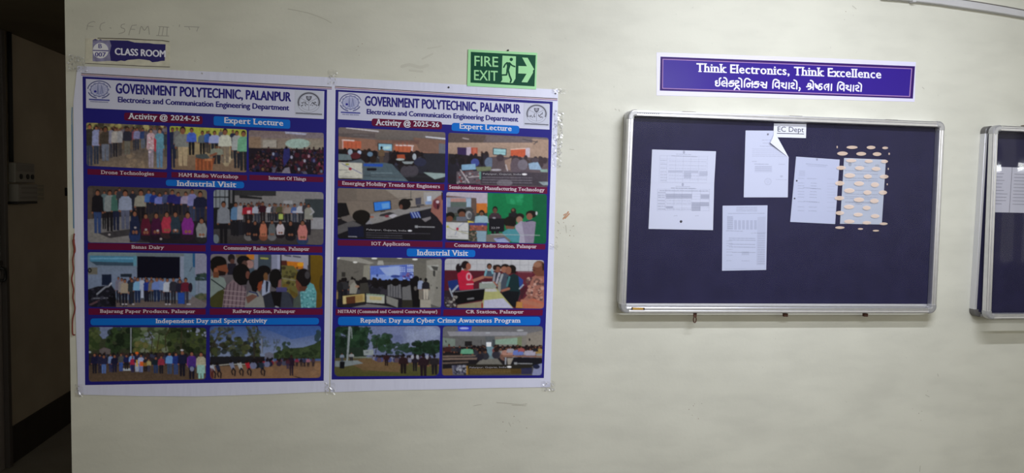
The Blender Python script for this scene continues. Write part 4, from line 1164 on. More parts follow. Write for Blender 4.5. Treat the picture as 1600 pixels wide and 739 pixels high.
P.heads(70, 400, 350, 420, 24, 24, ['1c181c', '241c20'], ['2a2430', '22202a', '30283a'])
P.heads(600, 930, 375, 440, 26, 26, ['3c3034', '443838', '382e34'], ['5c5054', '645858', '544a52'])
P.p([(370, 350), (420, 340), (430, 460), (370, 470)], '2a2630'); P.e(398, 340, 18, 20, '281e20'); P.e(298, 420, 36, 34, '3c4888'); P.e(425, 420, 42, 46, '5c6a80'); P.p([(450, 370), (540, 365), (560, 480), (450, 480)], '54484c'); P.e(520, 378, 34, 32, '40343a'); P.p([(560, 400), (620, 380), (610, 490), (570, 480)], '8c7468')
P.e(660, 450, 50, 70, '5a4e56'); P.e(720, 440, 44, 46, '6c6670'); P.p([(770, 430), (850, 410), (890, 485), (780, 480)], '88a0b8'); P.e(830, 400, 32, 20, '4a4048'); P.p([(180, 440), (300, 432), (305, 480), (180, 488)], '7ca0bc'); P.p([(300, 460), (440, 455), (440, 490), (320, 498)], '6c7458'); P.p([(210, 495), (280, 490), (280, 520), (215, 525)], '6a3c34')
P.p([(870, 480), (940, 480), (940, 505), (880, 502)], '809890'); P.e(485, 485, 46, 8, 'a8a4ac'); P.l([(570, 440), (585, 490)], 9, 'b0a8ac')
P.p([(135, 500), (345, 495), (345, 610), (135, 600)], '5a5058'); P.blobs(140, 500, 340, 605, 40, 9, ['8c8488', '40383e', '9c9498', '2c282e', '7c2c2c'], .8); P.l([(170, 485), (240, 590)], 10, 'a8a0a4'); P.l([(240, 550), (345, 540)], 8, 'a8a0a4'); P.r(335, 500, 350, 570, '5c8c80')
P.p([(355, 500), (940, 510), (930, 630), (350, 610)], '34303a', .75); P.e(735, 524, 22, 8, 'e0dce0')
for y in (550, 572, 594): P.words(365, y, 800, y + 6, '807a84', 6, .6)
P.p([(860, 590), (945, 590), (945, 620), (900, 620)], '808c90'); P.e(560, 600, 70, 30, '7c767e', .5)
P.n(40, 140, 980, 660, .14, 12)
ph = P.build('photo_print', D3, B2, .68 * LIT, 20, field_hex(.68 * LIT))
lettering('lettering', 'Palanpur, Gujarat, India', cp('d2', *(368, 528)), cp('d2', *(706, 532)), 2.6, D3 + 0.0003, mat('overlay_grey_ink', (0.34, 0.33, 0.36), 0.45, 0.14), ph, bold=0.012)

# computer laboratory
P = Print('d3', [(88, 60), (1245, 95), (1242, 640), (90, 620)], bgc='17151a', seed=23)
P.p([(85, 55), (1250, 90), (1250, 250), (900, 290), (85, 400)], '6a6058'); P.p([(600, 70), (1250, 95), (1250, 240), (880, 270)], '7c746c'); P.p([(85, 55), (300, 60), (300, 200), (85, 230)], '5c544e', .6); P.l([(85, 195), (480, 205), (900, 160)], 5, '544c46'); P.l([(893, 95), (893, 180)], 7, '3c3a3a'); P.r(875, 180, 912, 200, '1c1a1c')
P.p([(1030, 110), (1250, 100), (1250, 250), (1040, 240)], '8c8c90', .6)
P.p([(85, 225), (185, 225), (225, 355), (130, 390), (85, 390)], '100e12'); P.p([(130, 380), (230, 360), (300, 420), (230, 450), (140, 410)], '5c5654')
P.p([(478, 218), (672, 198), (680, 298), (490, 325)], '121218'); P.p([(488, 222), (664, 206), (670, 290), (498, 314)], '2c6cc0'); P.p([(570, 235), (655, 225), (655, 280), (580, 290)], '5c90d0', .8); P.p([(560, 318), (610, 312), (625, 330), (560, 340)], '141216')
P.p([(440, 350), (620, 320), (760, 290), (800, 300), (1130, 260), (1130, 290), (820, 350), (640, 410), (480, 465), (400, 440)], '767474'); P.p([(560, 350), (660, 325), (720, 340), (620, 375), (540, 370)], '2a282c'); P.p([(645, 365), (700, 345), (745, 362), (690, 395)], '9a98a0'); P.e(630, 372, 24, 14, '6c2c38'); P.e(465, 380, 26, 10, '8a5444')
P.e(825, 240, 68, 62, '0f0c0e'); P.p([(800, 185), (878, 180), (880, 280), (840, 300), (790, 280)], '0f0c0e'); P.e(785, 270, 18, 26, '5a3a30'); P.l([(890, 275), (990, 270)], 12, '24242a'); P.p([(940, 175), (1005, 165), (1005, 240), (945, 248)], '3a3a48'); P.p([(950, 250), (1030, 240), (1050, 255), (960, 265)], '3a3a40'); P.p([(1070, 155), (1115, 150), (1115, 205), (1070, 208)], 'a4b0c4'); P.p([(1050, 210), (1120, 208), (1120, 240), (1055, 245)], '6c80a4')
P.p([(85, 470), (260, 420), (400, 470), (640, 420), (820, 350), (1130, 280), (1242, 420), (1242, 640), (90, 625)], '131116'); P.p([(880, 330), (985, 320), (1000, 380), (900, 395)], '1c2c6c'); [P.l([(900 + 32 * k, 330), (930 + 32 * k, 385)], 12, '7480a4') for k in range(3)]
P.p([(1010, 310), (1105, 285), (1110, 380), (1010, 390)], '1a1820'); P.p([(1010, 400), (1110, 375), (1110, 400), (1050, 435)], '686468')
P.p([(90, 480), (250, 420), (350, 470), (90, 570)], '4c4a4c'); P.p([(400, 430), (440, 410), (480, 450), (400, 460)], '76767c')
P.e(350, 370, 98, 68, '110d0c'); P.p([(255, 360), (448, 350), (440, 410), (380, 470), (290, 430)], '110d0c')
P.p([(200, 490), (370, 480), (380, 600), (210, 600)], '11142c')
P.p([(1130, 200), (1200, 150), (1245, 130), (1245, 470), (1170, 440), (1110, 330)], '7a5048'); P.e(1175, 240, 40, 55, '5a2830'); P.e(1185, 215, 18, 16, 'a898a0'); P.e(1190, 270, 12, 30, '30141c'); P.p([(1110, 320), (1180, 380), (1245, 470), (1242, 640), (1110, 640)], '15131a'); P.p([(1225, 110), (1245, 110), (1245, 200), (1230, 190)], '2a1c18')
P.r(938, 472, 970, 498, '8a8c90', .8); P.words(975, 487, 1150, 490, '94949a', 8, .8); P.e(882, 530, 22, 8, 'c0c0c8')
for y in (552, 576, 600): P.words(405, y, 800 + (300 if y == 552 else 0), y + 10, '4c4a54', 6, .8)
P.words(210, 592, 300, 596, '9a9aa4', 7, .8)
P.n(60, 40, 1260, 660, .1, 14)
ph = P.build('photo_print', D3, B2, .52 * LIT, 24, field_hex(.52 * LIT))
lettering('lettering', 'Palanpur, Gujarat, India', cp('d3', *(405, 527)), cp('d3', *(845, 540)), 2.7, D3 + 0.0003, mat('overlay_grey_ink', (0.34, 0.33, 0.36), 0.45, 0.14), ph, bold=0.012)

# studio with a green wall
P = Print('d4', [(52, 70), (1158, 95), (1150, 640), (48, 605)], bgc='2c3c34', seed=24)
P.p([(48, 60), (505, 75), (500, 300), (48, 300)], 'a8a0ac'); P.p([(505, 70), (1160, 95), (1152, 640), (505, 640)], '0f6c40'); P.p([(700, 90), (900, 95), (880, 220), (720, 200)], '1c8450', .6); P.p([(1000, 95), (1160, 100), (1150, 640), (1010, 640)], '0c4c30', .75); P.p([(505, 75), (560, 80), (560, 300), (505, 300)], '14784a', .6); P.blobs(740, 110, 880, 200, 12, 24, ['2a9060'], .35)
P.p([(52, 110), (385, 140), (385, 155), (52, 132)], '6a5048'); P.r(325, 140, 385, 330, '5c4a44'); P.r(60, 132, 325, 300, '8890a4'); P.r(100, 140, 270, 180, 'b07860', .7); P.r(100, 180, 275, 235, '54605c'); P.r(275, 150, 325, 240, '94a8bc'); P.r(385, 195, 500, 300, 'b4682c'); P.r(60, 235, 330, 330, '4c4c48', .8); P.e(300, 270, 50, 30, '3c3c3c')
P.p([(300, 250), (360, 300), (370, 370), (300, 380)], '403c40'); P.e(300, 325, 34, 46, '8a8c90'); P.e(310, 330, 22, 30, '54565c')
P.p([(48, 380), (500, 380), (500, 420), (48, 420)], '54504c'); P.e(100, 330, 46, 40, '15110f'); P.e(90, 365, 36, 30, '6a4030'); P.e(222, 288, 48, 36, '120f0f'); P.e(226, 320, 36, 34, '6a4434'); P.p([(165, 340), (280, 345), (280, 390), (165, 390)], '5c606c'); P.p([(290, 385), (360, 400), (350, 410), (290, 405)], 'c0b048')
P.p([(372, 340), (440, 325), (505, 340), (518, 410), (365, 410)], '8aa4b0'); P.e(442, 300, 32, 32, '17110f'); P.e(440, 312, 22, 22, '6a4838'); P.p([(305, 408), (500, 408), (500, 440), (310, 435)], '343c80'); P.p([(310, 435), (500, 440), (498, 495), (320, 490)], '8a4c40'); P.blobs(320, 440, 490, 490, 16, 12, ['a85c40', '5c3c3c', 'b08070'], .7); P.p([(380, 495), (495, 500), (490, 620), (395, 620)], '7c94a4'); P.blobs(300, 500, 390, 620, 30, 12, ['5c4c44', '3c342e', '7a6a5c'])
P.pp(588, 230, 620, 130, '3a2c34', '17151b', '5a4034', waist=.40); P.p([(520, 360), (690, 360), (690, 510), (520, 500)], '14131a'); P.e(578, 355, 18, 8, '8a8a90')
P.e(790, 280, 30, 34, '241c1a'); P.e(785, 270, 14, 14, '6a4c3c'); P.p([(740, 300), (830, 300), (830, 360), (730, 370)], '1c1a1e')
P.e(750, 400, 66, 62, '151210'); P.p([(690, 360), (818, 350), (820, 430), (770, 470), (700, 440)], '151210'); P.p([(700, 440), (810, 450), (790, 480), (710, 475)], '6a4636'); P.p([(670, 510), (730, 475), (820, 480), (880, 540), (850, 620), (780, 620), (670, 560)], '44808a')
P.e(860, 340, 48, 36, '1c1614'); P.e(855, 375, 34, 36, '8a6a5a'); P.p([(810, 440), (870, 390), (950, 410), (1000, 520), (960, 630), (850, 630), (860, 540), (810, 470)], '9490a0'); P.p([(880, 400), (1000, 390), (1035, 400), (1010, 630), (920, 630)], '7c7488'); P.e(985, 315, 60, 42, '17120f'); P.e(965, 340, 32, 36, '7c5040'); P.e(1042, 305, 10, 20, 'a8b0b0'); P.l([(930, 395), (1005, 378)], 12, '1c2440')
P.p([(490, 540), (660, 520), (760, 600), (740, 630), (490, 615)], '6c6460'); P.p([(570, 580), (680, 565), (750, 625), (610, 625)], '8a94b8'); P.l([(610, 582), (690, 570)], 9, '2a3460'); P.words(540, 535, 1080, 545, 'a8b4b4', 7, .6)
P.p([(48, 402), (296, 408), (296, 590), (48, 582)], 'b8b8b8'); P.l([(60, 445), (120, 480), (300, 530)], 6, '8a8a50'); P.l([(250, 408), (190, 450), (150, 540)], 6, '7c84a4'); P.e(176, 475, 15, 17, '9c2440'); P.e(68, 450, 14, 14, 'a8a850'); P.words(220, 498, 290, 504, '505058', 8); P.words(70, 560, 180, 562, '70707a', 8); P.words(222, 524, 285, 528, '70707a', 6)
P.p([(52, 590), (300, 600), (300, 625), (60, 618)], '141518')
P.n(30, 40, 1180, 660, .09, 16)
ph = P.build('photo_print', D3, B2, .69 * LIT, 26, field_hex(.69 * LIT))
lettering('lettering', '22:39', cp('d4', *(545, 474)), cp('d4', *(638, 474)), 2.8, D3 + 0.0003, mat('overlay_grey_ink', (0.34, 0.33, 0.36), 0.45, 0.14), ph, bold=0.012)

# control room with a wall of screens
P = Print('d5', [(78, 110), (1178, 128), (1170, 645), (68, 640)], bgc='4c4a48', seed=25)
P.g(50, 100, 1200, 220, '6a6864', '5c5a56'); P.p([(95, 112), (300, 118), (470, 175), (420, 190), (85, 140)], '84827c'); P.p([(300, 118), (1178, 128), (1010, 180), (520, 165)], '56544f'); P.p([(95, 135), (420, 190), (420, 360), (80, 350)], '5a5752'); P.p([(360, 200), (425, 195), (425, 345), (350, 345)], '7c7a70'); P.p([(880, 165), (1030, 185), (1020, 380), (880, 340)], '5a5852'); P.p([(1015, 150), (1175, 130), (1172, 640), (1050, 600), (1015, 400)], '76746e'); P.p([(1130, 260), (1175, 260), (1172, 640), (1080, 600)], '6a6862', .7)
for x, y, w in ((470, 128, 30), (270, 168, 24), (895, 138, 28), (735, 120, 30), (95, 125, 14)): P.e(x, y, w, 9, 'c8c8c4')
P.p([(510, 150), (560, 150), (570, 195), (500, 195)], 'a0a09c', .7); P.r(128, 272, 168, 320, '2c2a28'); P.l([(265, 275), (300, 265)], 14, '4c4a46')
P.p([(426, 208), (870, 190), (884, 360), (430, 350)], '5c74b4'); P.p([(430, 210), (620, 202), (620, 350), (432, 348)], '4860ac', .8); P.p([(520, 225), (760, 205), (760, 300), (600, 310)], '94a4d0', .7); P.p([(440, 300), (700, 290), (720, 350), (440, 345)], '8498c8', .6); P.e(690, 315, 50, 16, '2c3c7c'); P.e(500, 305, 12, 16, '2c3c7c'); P.p([(735, 200), (870, 192), (880, 355), (740, 320)], '3c4c98', .7)
for i in range(4):
    for j in range(4): P.r(815 + 18 * i, 198 + 19 * j, 826 + 18 * i, 209 + 19 * j, 'b8c4e0' if j != 1 else '8090c8')
for i in range(3):
    for j in range(3): P.r(740 + 20 * i, 220 + 19 * j, 752 + 20 * i, 230 + 19 * j, '9cacd8')
P.blobs(770, 280, 880, 345, 20, 12, ['5c3c80', '8c9cd0', '2c2c60', '6c4c70'], .9)
P.p([(80, 370), (420, 350), (900, 360), (960, 640), (80, 640)], '15131a')
P.heads(100, 640, 345, 420, 40, 26, ['100d10', '171214'], ['1c1a20', '2a2830', '15131a', '3a3a40'])
for a in [(150, 330, 560, 100, '2a2a2e', '15131a'), (110, 350, 560, 60, '1c1c20', '15131a'), (238, 318, 500, 60, '6a6660', '15131a')]: P.pp(*a, back=True)
P.p([(215, 410), (260, 370), (300, 420), (280, 495), (210, 495)], '807e76'); P.e(290, 420, 22, 12, '8a6a58'); P.e(365, 350, 30, 30, '120f10'); P.p([(320, 390), (400, 380), (420, 490), (320, 490)], '34322f')
P.p([(610, 410), (650, 395), (745, 400), (755, 545), (610, 520)], '5c5c60'); [P.r(632 + 28 * k, 400, 642 + 28 * k, 540, '3c3c42') for k in range(4)]; P.e(690, 375, 44, 42, '0e0b0d')
P.p([(760, 430), (850, 405), (888, 500), (870, 560), (765, 580)], '5a5a5c'); P.e(790, 385, 44, 40, '0e0b0d'); P.p([(840, 340), (920, 315), (955, 420), (950, 640), (870, 640)], '0c0a0d'); P.e(905, 345, 36, 36, '0c0a0d'); P.e(900, 440, 14, 22, '54504e'); P.p([(760, 560), (870, 560), (870, 640), (760, 640)], '26241f')
P.pp(955, 330, 555, 54, '7c86a0', '6a645c', back=True); P.pp(1008, 332, 555, 74, '1a1820', '9a948a', back=True); P.p([(950, 555), (1060, 560), (1060, 640), (950, 640)], '88847a')
P.p([(1020, 200), (1140, 195), (1140, 250), (1060, 250)], '8c8c88'); P.p([(1060, 205), (1140, 215), (1130, 255), (1090, 250)], '3a3a38'); P.p([(1085, 255), (1108, 255), (1105, 320), (1085, 310)], '2a2a2a'); P.e(1125, 435, 8, 10, '1c1c1c'); P.e(1065, 410, 6, 10, '5a5852')
P.p([(132, 512), (375, 488), (378, 585), (136, 612)], '16151a'); P.p([(140, 520), (368, 495), (370, 578), (142, 604)], '9c8c5c'); P.p([(175, 530), (270, 518), (272, 592), (178, 602)], '4c2c1c'); P.p([(270, 515), (350, 506), (350, 570), (272, 585)], '8a6c3c', .8); P.p([(142, 520), (170, 517), (172, 600), (142, 604)], 'b0a074', .8)
P.p([(380, 486), (584, 502), (584, 605), (380, 595)], '121116'); P.p([(388, 494), (576, 508), (576, 597), (388, 586)], '9a9c94'); P.p([(420, 520), (550, 530), (545, 565), (420, 560)], 'a09058', .8); P.l([(392, 502), (570, 515)], 8, '5c7c5c')
P.p([(590, 510), (726, 555), (722, 645), (590, 600)], '1c1b20'); P.p([(597, 518), (718, 560), (715, 640), (597, 592)], '70706c'); P.p([(235, 640), (390, 600), (560, 620), (700, 645)], '605e62'); P.p([(140, 612), (380, 590), (380, 610), (160, 640)], '1c1a20'); P.r(68, 475, 90, 550, '7c6c4c')
P.n(50, 90, 1200, 660, .08, 14)
P.build('photo_print', D3, B2, .52 * LIT, 26, field_hex(.52 * LIT))

# counter of a radio station
P = Print('d6', [(68, 95), (1110, 110), (1108, 620), (60, 610)], bgc='54202c', seed=26)
P.p([(60, 90), (1115, 105), (1115, 240), (60, 225)], 'a8a8ac'); [P.r(130 + 90 * k, 100, 138 + 90 * k, 230, '8c8c92', .6) for k in range(11)]; P.l([(60, 150), (1000, 165)], 6, '94949a'); P.p([(60, 215), (1000, 228), (1000, 460), (60, 480)], '4c1824'); P.p([(830, 230), (1000, 240), (950, 380), (850, 380)], '5a2430'); P.p([(830, 230), (980, 232), (980, 245), (830, 240)], '785058')
P.p([(100, 330), (200, 315), (225, 420), (120, 440)], '182c68'); P.p([(60, 430), (250, 420), (200, 520), (60, 490)], '2c2028')
P.p([(200, 260), (235, 215), (310, 215), (360, 280), (370, 415), (225, 425)], 'ac1c38'); P.e(320, 285, 28, 42, 'c08c98'); P.e(322, 285, 14, 26, 'ac1c38'); P.l([(330, 340), (470, 290)], 30, '9c6454'); P.l([(250, 350), (350, 345)], 46, 'a81c36'); P.words(300, 365, 365, 362, 'c8a0a8', 12, .7)
P.e(285, 165, 44, 46, '1a1014'); P.e(318, 178, 26, 36, '8a5444'); P.e(215, 195, 32, 48, '1a1014'); P.e(228, 160, 8, 10, '7c7c84'); P.r(270, 200, 310, 225, '7c4a3c')
P.p([(490, 230), (580, 225), (585, 290), (490, 285)], '3c4c5c'); P.e(535, 175, 28, 30, '14100f'); P.e(537, 185, 20, 24, '6a4434'); P.l([(505, 215), (490, 270)], 20, '6c98a4'); P.l([(560, 215), (575, 260)], 20, '6c98a4'); P.l([(470, 288), (560, 292)], 18, '8c5c4c')
P.p([(565, 260), (620, 235), (670, 260), (660, 400), (600, 390)], '2c2c38'); P.l([(590, 250), (580, 330)], 22, '84848c'); P.l([(640, 250), (610, 350)], 20, '9c98a0'); P.e(620, 190, 40, 32, '18110f'); P.e(622, 210, 30, 30, '7c5040'); P.e(590, 190, 20, 28, '241814')
P.p([(630, 290), (690, 240), (740, 270), (720, 420), (640, 430)], '3c4450'); P.l([(670, 265), (640, 360)], 22, '8a9094'); P.l([(640, 350), (640, 430)], 30, '84847c'); P.e(700, 185, 46, 34, '18110f'); P.e(690, 210, 34, 32, '8a5c4a'); P.l([(580, 340), (620, 380)], 16, '8c5c4c')
P.p([(720, 290), (790, 250), (845, 280), (860, 460), (810, 610), (660, 450), (730, 400)], '14282c'); P.p([(700, 430), (850, 440), (820, 610), (780, 600), (660, 470)], '101218'); P.l([(745, 290), (720, 380)], 20, '3c6c70'); P.e(770, 205, 46, 44, '17100f'); P.e(735, 220, 30, 40, '7c5040'); P.p([(770, 170), (815, 190), (812, 250), (780, 250)], '17100f'); P.p([(840, 280), (890, 320), (880, 400), (850, 390)], '243c7c'); P.l([(850, 410), (890, 370)], 14, '8a94a0'); P.l([(670, 430), (740, 410)], 24, '8c5c4c')
P.p([(430, 350), (570, 335), (610, 385), (600, 405), (430, 408)], '848c84'); P.p([(455, 340), (560, 338), (570, 350), (460, 355)], 'a8a8ac'); P.p([(490, 410), (610, 405), (785, 612), (470, 612), (460, 560)], '9c9c68'); P.p([(490, 412), (600, 408), (620, 440), (490, 440)], 'a8a8a8'); P.p([(480, 530), (680, 510), (780, 612), (475, 612)], 'a8a8bc')
P.p([(165, 440), (490, 405), (475, 525), (175, 580)], '0c0b0f'); P.l([(310, 518), (368, 510)], 16, '6c6c70'); P.p([(170, 438), (490, 404), (490, 412), (172, 446)], '7c7c84', .7); P.e(345, 590, 62, 26, '0a090c'); P.p([(60, 490), (170, 500), (190, 612), (60, 612)], '30282c'); P.blobs(65, 490, 190, 610, 34, 12, ['84807c', '1c181c', '9c9894', '4c4448']); P.l([(120, 410), (150, 490)], 14, '8c94a0'); P.l([(205, 380), (150, 440)], 18, '949ca8'); P.p([(200, 580), (470, 540), (470, 612), (200, 612)], '9c9478', .7); P.e(460, 585, 10, 34, '7c2428')
P.p([(980, 290), (1060, 250), (1112, 270), (1110, 620), (880, 620), (880, 530), (930, 480)], '8c5c50'); P.blobs(930, 300, 1105, 520, 60, 16, ['a87868', '4c3434', '684840', 'b08c80', '3c2c30'], .8); P.p([(890, 550), (1000, 510), (1110, 560), (1108, 620), (890, 620)], 'a05c48'); P.l([(880, 540), (960, 560)], 40, '9c6450'); P.l([(980, 560), (1080, 590)], 44, '9c6450')
P.e(1058, 185, 66, 68, '6c4a3a'); P.p([(985, 180), (1110, 170), (1110, 280), (1030, 280), (990, 240)], '643c2e'); P.e(1035, 160, 40, 30, '8c6450', .7); P.p([(1085, 140), (1110, 150), (1110, 220), (1090, 220)], '2c1c18'); P.l([(985, 215), (1010, 220)], 8, '3c2018')
P.p([(820, 545), (880, 550), (880, 612), (812, 608)], 'a4743c'); P.p([(860, 430), (930, 380), (880, 520), (860, 520)], '3c1c24')
P.n(30, 60, 1130, 640, .08, 16)
P.build('photo_print', D3, B2, .66 * LIT, 30, field_hex(.66 * LIT))

# parade on a lawn
P = Print('d7', [(50, 112), (985, 110), (970, 552), (42, 558)], bgc='5c6484', seed=27)
P.g(30, 100, 1000, 320, '5c6484', '6c7490'); P.blobs(720, 130, 980, 230, 16, 60, ['7c849c', '747c98', '808aa4'], .35); P.blobs(430, 150, 620, 260, 8, 50, ['545c80', '646c90'], .35)
P.blobs(50, 120, 330, 350, 150, 28, ['14261a', '1c3020', '101c14', '243c28']); P.blobs(300, 130, 370, 200, 20, 14, ['1c3024', '243828']); P.blobs(370, 190, 540, 320, 50, 24, ['1c3020', '24382a', '2a4030', '182818']); P.blobs(520, 270, 730, 350, 40, 20, ['1c2c20', '22342a']); P.blobs(740, 250, 975, 350, 90, 24, ['142418', '1c3022', '101c14']); P.blobs(470, 205, 540, 235, 12, 10, ['1c3020']); P.l([(410, 350), (420, 260)], 8, '202418')
P.p([(50, 300), (300, 300), (330, 400), (50, 420)], '1c2820'); P.p([(300, 325), (390, 318), (392, 368), (305, 370)], '80888a'); P.r(320, 335, 345, 352, '5c6468', .8)
P.g(30, 395, 1000, 570, '4c4630', '40421f'); P.p([(150, 430), (300, 398), (640, 400), (620, 520), (300, 500)], '5c4a34'); P.blobs(300, 400, 600, 500, 16, 40, ['624e38', '58482f'], .4); P.p([(50, 420), (250, 415), (300, 440), (130, 470), (50, 470)], '6c7478'); P.p([(180, 385), (320, 380), (420, 395), (200, 395)], '6c7468', .8)
P.heads(390, 840, 370, 382, 60, 9, ['1a1414', '201a1c'], ['3c4470', '80849c', '2c3050', '6c6c80', '4c3c44'])
P.p([(170, 118), (190, 118), (165, 420), (150, 420)], '788084'); P.l([(195, 130), (200, 220)], 5, '8c9498')
P.pp(195, 345, 420, 40, '84888c', '1c1c24'); P.pp(112, 352, 425, 34, '6c7888', '2c3440'); P.p([(92, 425), (138, 425), (132, 488), (90, 486)], '0c0c12')
for a in [(505, 350, 462, 46, '281418', '1a1014'), (655, 355, 532, 76, '221418', '170f14'), (757, 355, 510, 56, '1c1620', '151018'), (832, 350, 560, 84, '20141a', '1a1018'), (885, 360, 445, 30, '241c24', '151018'), (930, 360, 540, 76, '201c20', '17141a')]: P.pp(*a, back=True)
for x in (735, 780, 865): P.e(x, 385, 12, 18, '8a8c98')
P.n(30, 100, 1000, 580, .14, 10)
P.build('photo_print', D3, B2, .49 * LIT, 34, field_hex(.49 * LIT))

# auditorium with long desks
P = Print('d8', [(40, 112), (928, 112), (918, 548), (30, 550)], bgc='4a4848', seed=28)
P.g(20, 100, 940, 210, '5c5c60', '66666a'); P.p([(170, 112), (300, 112), (290, 160), (180, 155)], '2c3cb4'); P.e(230, 132, 40, 9, 'a0a8e0'); P.e(230, 165, 80, 20, '4450a0', .5); P.p([(80, 160), (790, 165), (790, 195), (100, 200)], '84848a'); P.e(725, 150, 30, 8, '9a9ca0'); P.e(440, 172, 20, 6, 'a0a4ac')
P.p([(40, 200), (430, 205), (430, 330), (40, 320)], '5c5c5c'); P.p([(420, 205), (510, 205), (500, 320), (420, 320)], '54585c'); P.p([(500, 205), (928, 190), (925, 330), (500, 310)], '74706a'); P.p([(505, 232), (700, 215), (700, 275), (505, 272)], '7c9484'); P.p([(700, 210), (740, 205), (740, 300), (700, 290)], '6c7458'); P.p([(780, 180), (928, 150), (925, 330), (780, 310)], '80786e', .7); P.p([(40, 215), (150, 225), (150, 290), (40, 285)], '707c74'); P.r(235, 245, 300, 290, '1c1a1c'); P.e(808, 232, 8, 12, '24201e'); P.l([(66, 240), (70, 255)], 8, '1c1c1c'); P.l([(380, 235), (380, 290)], 5, '3c3c3c')
P.p([(425, 255), (470, 255), (468, 292), (428, 292)], 'd8dce8'); P.p([(432, 292), (495, 292), (505, 380), (410, 380)], '64808c'); P.r(480, 232, 504, 300, '3c4448')
P.p([(40, 300), (425, 290), (420, 380), (330, 460), (40, 450)], '1a171a'); P.p([(495, 290), (925, 290), (920, 460), (570, 450), (500, 370)], '1e1a1e')
P.p([(405, 380), (508, 380), (565, 450), (335, 450)], '6a6862'); P.p([(410, 370), (505, 370), (510, 400), (395, 400)], '60747c', .7)
P.heads(280, 425, 285, 340, 30, 13, ['120e12', '1c1416'], ['2c2c34', '22202a', '34343c'], ['5a4034']); P.heads(500, 920, 285, 330, 60, 15, ['120e12', '1c1416', '241a1a'], ['6c5048', '5c6078', '2c2a34', '6c3c3c', '44444c', '80807c'], ['6a4838', '5a3c30'])
for a in [(97, 270, 400, 90, '3a2020'), (140, 288, 380, 50, '2c2c30'), (190, 285, 390, 50, '22222a'), (255, 290, 420, 100, '5c9478'), (615, 300, 430, 96, '9c7468'), (640, 290, 400, 60, '8c8890'), (708, 300, 430, 84, '5c6ca8'), (735, 290, 380, 50, '8c4c4c'), (815, 305, 430, 96, '9490a0'), (895, 285, 420, 60, '8c7440'), (862, 290, 380, 40, '1c1c24')]: P.pp(*a, legs=0)
P.p([(40, 372), (330, 368), (330, 380), (40, 388)], '6a5c54'); P.p([(40, 395), (345, 390), (340, 408), (40, 412)], '706058'); P.p([(40, 415), (330, 410), (310, 470), (40, 490)], '1a181c'); P.l([(40, 440), (260, 430)], 14, '5c504a'); P.p([(570, 370), (925, 375), (925, 388), (570, 382)], '7c5c4c'); P.p([(580, 388), (920, 390), (915, 470), (600, 455)], '17161c'); P.p([(590, 388), (605, 388), (600, 452), (590, 452)], '8a8c94'); P.p([(610, 395), (665, 395), (640, 450), (615, 450)], '8a847c'); P.p([(850, 460), (920, 440), (918, 548), (830, 545)], '7c80a0'); P.e(870, 470, 30, 20, '1c2038')
P.p([(40, 490), (130, 485), (130, 545), (40, 548)], '6a5438'); P.p([(120, 460), (250, 455), (262, 540), (130, 540)], '5c5c6a'); P.blobs(135, 462, 250, 535, 30, 11, ['8a8c98', '1c1c28', '3c3c54', '9c9ca4']); P.p([(260, 450), (830, 450), (830, 535), (260, 540)], '24211c'); P.p([(260, 485), (830, 490), (830, 535), (260, 540)], '54401c', .75); P.p([(735, 485), (830, 480), (830, 535), (735, 535)], '20284c', .8); P.r(248, 462, 262, 540, '8a6c2c')
P.e(628, 472, 20, 8, 'd0d0d4'); P.r(672, 432, 698, 450, '94969a', .8); P.words(702, 442, 830, 444, '94969a', 7, .8)
for y in (498, 512, 526): P.words(285, y, 640, y, '80704c', 5, .6)
P.n(20, 100, 940, 570, .1, 12)
ph = P.build('photo_print', D3, B2, .62 * LIT, 26, field_hex(.62 * LIT))
lettering('lettering', 'Palanpur, Gujarat, India', cp('d8', *(276, 485)), cp('d8', *(604, 482)), 2.4, D3 + 0.0003, mat('overlay_grey_ink', (0.34, 0.33, 0.36), 0.45, 0.14), ph, bold=0.012)

Print.depth = 1.0

# ------------------------------------------------------------------ class room sticker, torn
CS = thing('class_room_sign', 'torn purple class room sticker with a white number disc, stuck above the 2024-25 banner', 'sign', on_wall(*cp('s1', 560, 600)))
GS = .33 * LIT
slab('backing_paper', cps('s1', [(28, 238), (300, 240), (560, 250), (800, 262), (1000, 268), (1085, 276), (1088, 420), (1082, 600), (700, 585), (300, 565), (24, 552), (30, 400)]), 0.0003, 0.0008, mat('worn_backing_paper', np.clip(lin('88867a') / GS, 0, .9), 0.7, 0.15, vary=(30, 0.12)), CS)
flat('torn_edge', [cps('s1', [(180, 232), (560, 240), (800, 254), (990, 262), (1080, 276), (1075, 286), (985, 272), (800, 264), (560, 252), (180, 242)]), cps('s1', [(24, 548), (300, 560), (700, 580), (1085, 594), (1084, 602), (700, 588), (300, 567), (24, 555)])], 0.0009, mat('dark_edge', (0.12, 0.10, 0.08), 0.8, 0.1), CS)  # dark strips along the backing paper's top and bottom edges
pur = cps('s1', [(118, 262), (150, 246), (190, 262), (215, 250), (240, 264), (330, 262), (420, 264), (560, 268), (640, 290), (720, 296), (820, 298), (880, 308), (930, 310), (1030, 314), (1027, 380), (1024, 440), (1018, 520), (970, 522), (930, 532), (862, 538), (830, 516), (780, 508), (700, 498), (620, 504), (560, 508), (520, 524), (470, 516), (420, 528), (350, 522), (300, 518), (240, 526), (180, 530), (118, 524), (122, 400)])
flat('printed_field', [pur], 0.0011, ink('sticker_purple', '1f1b48', 230), CS)
flat('faded_patch', [cps('s1', [(118, 262), (190, 262), (330, 264), (352, 330), (330, 420), (345, 520), (180, 530), (118, 524)])], 0.0012, mat('sticker_faded_purple', lin('5c5a72') / GS, 0.6, 0.2, vary=(60, 0.25)), CS)
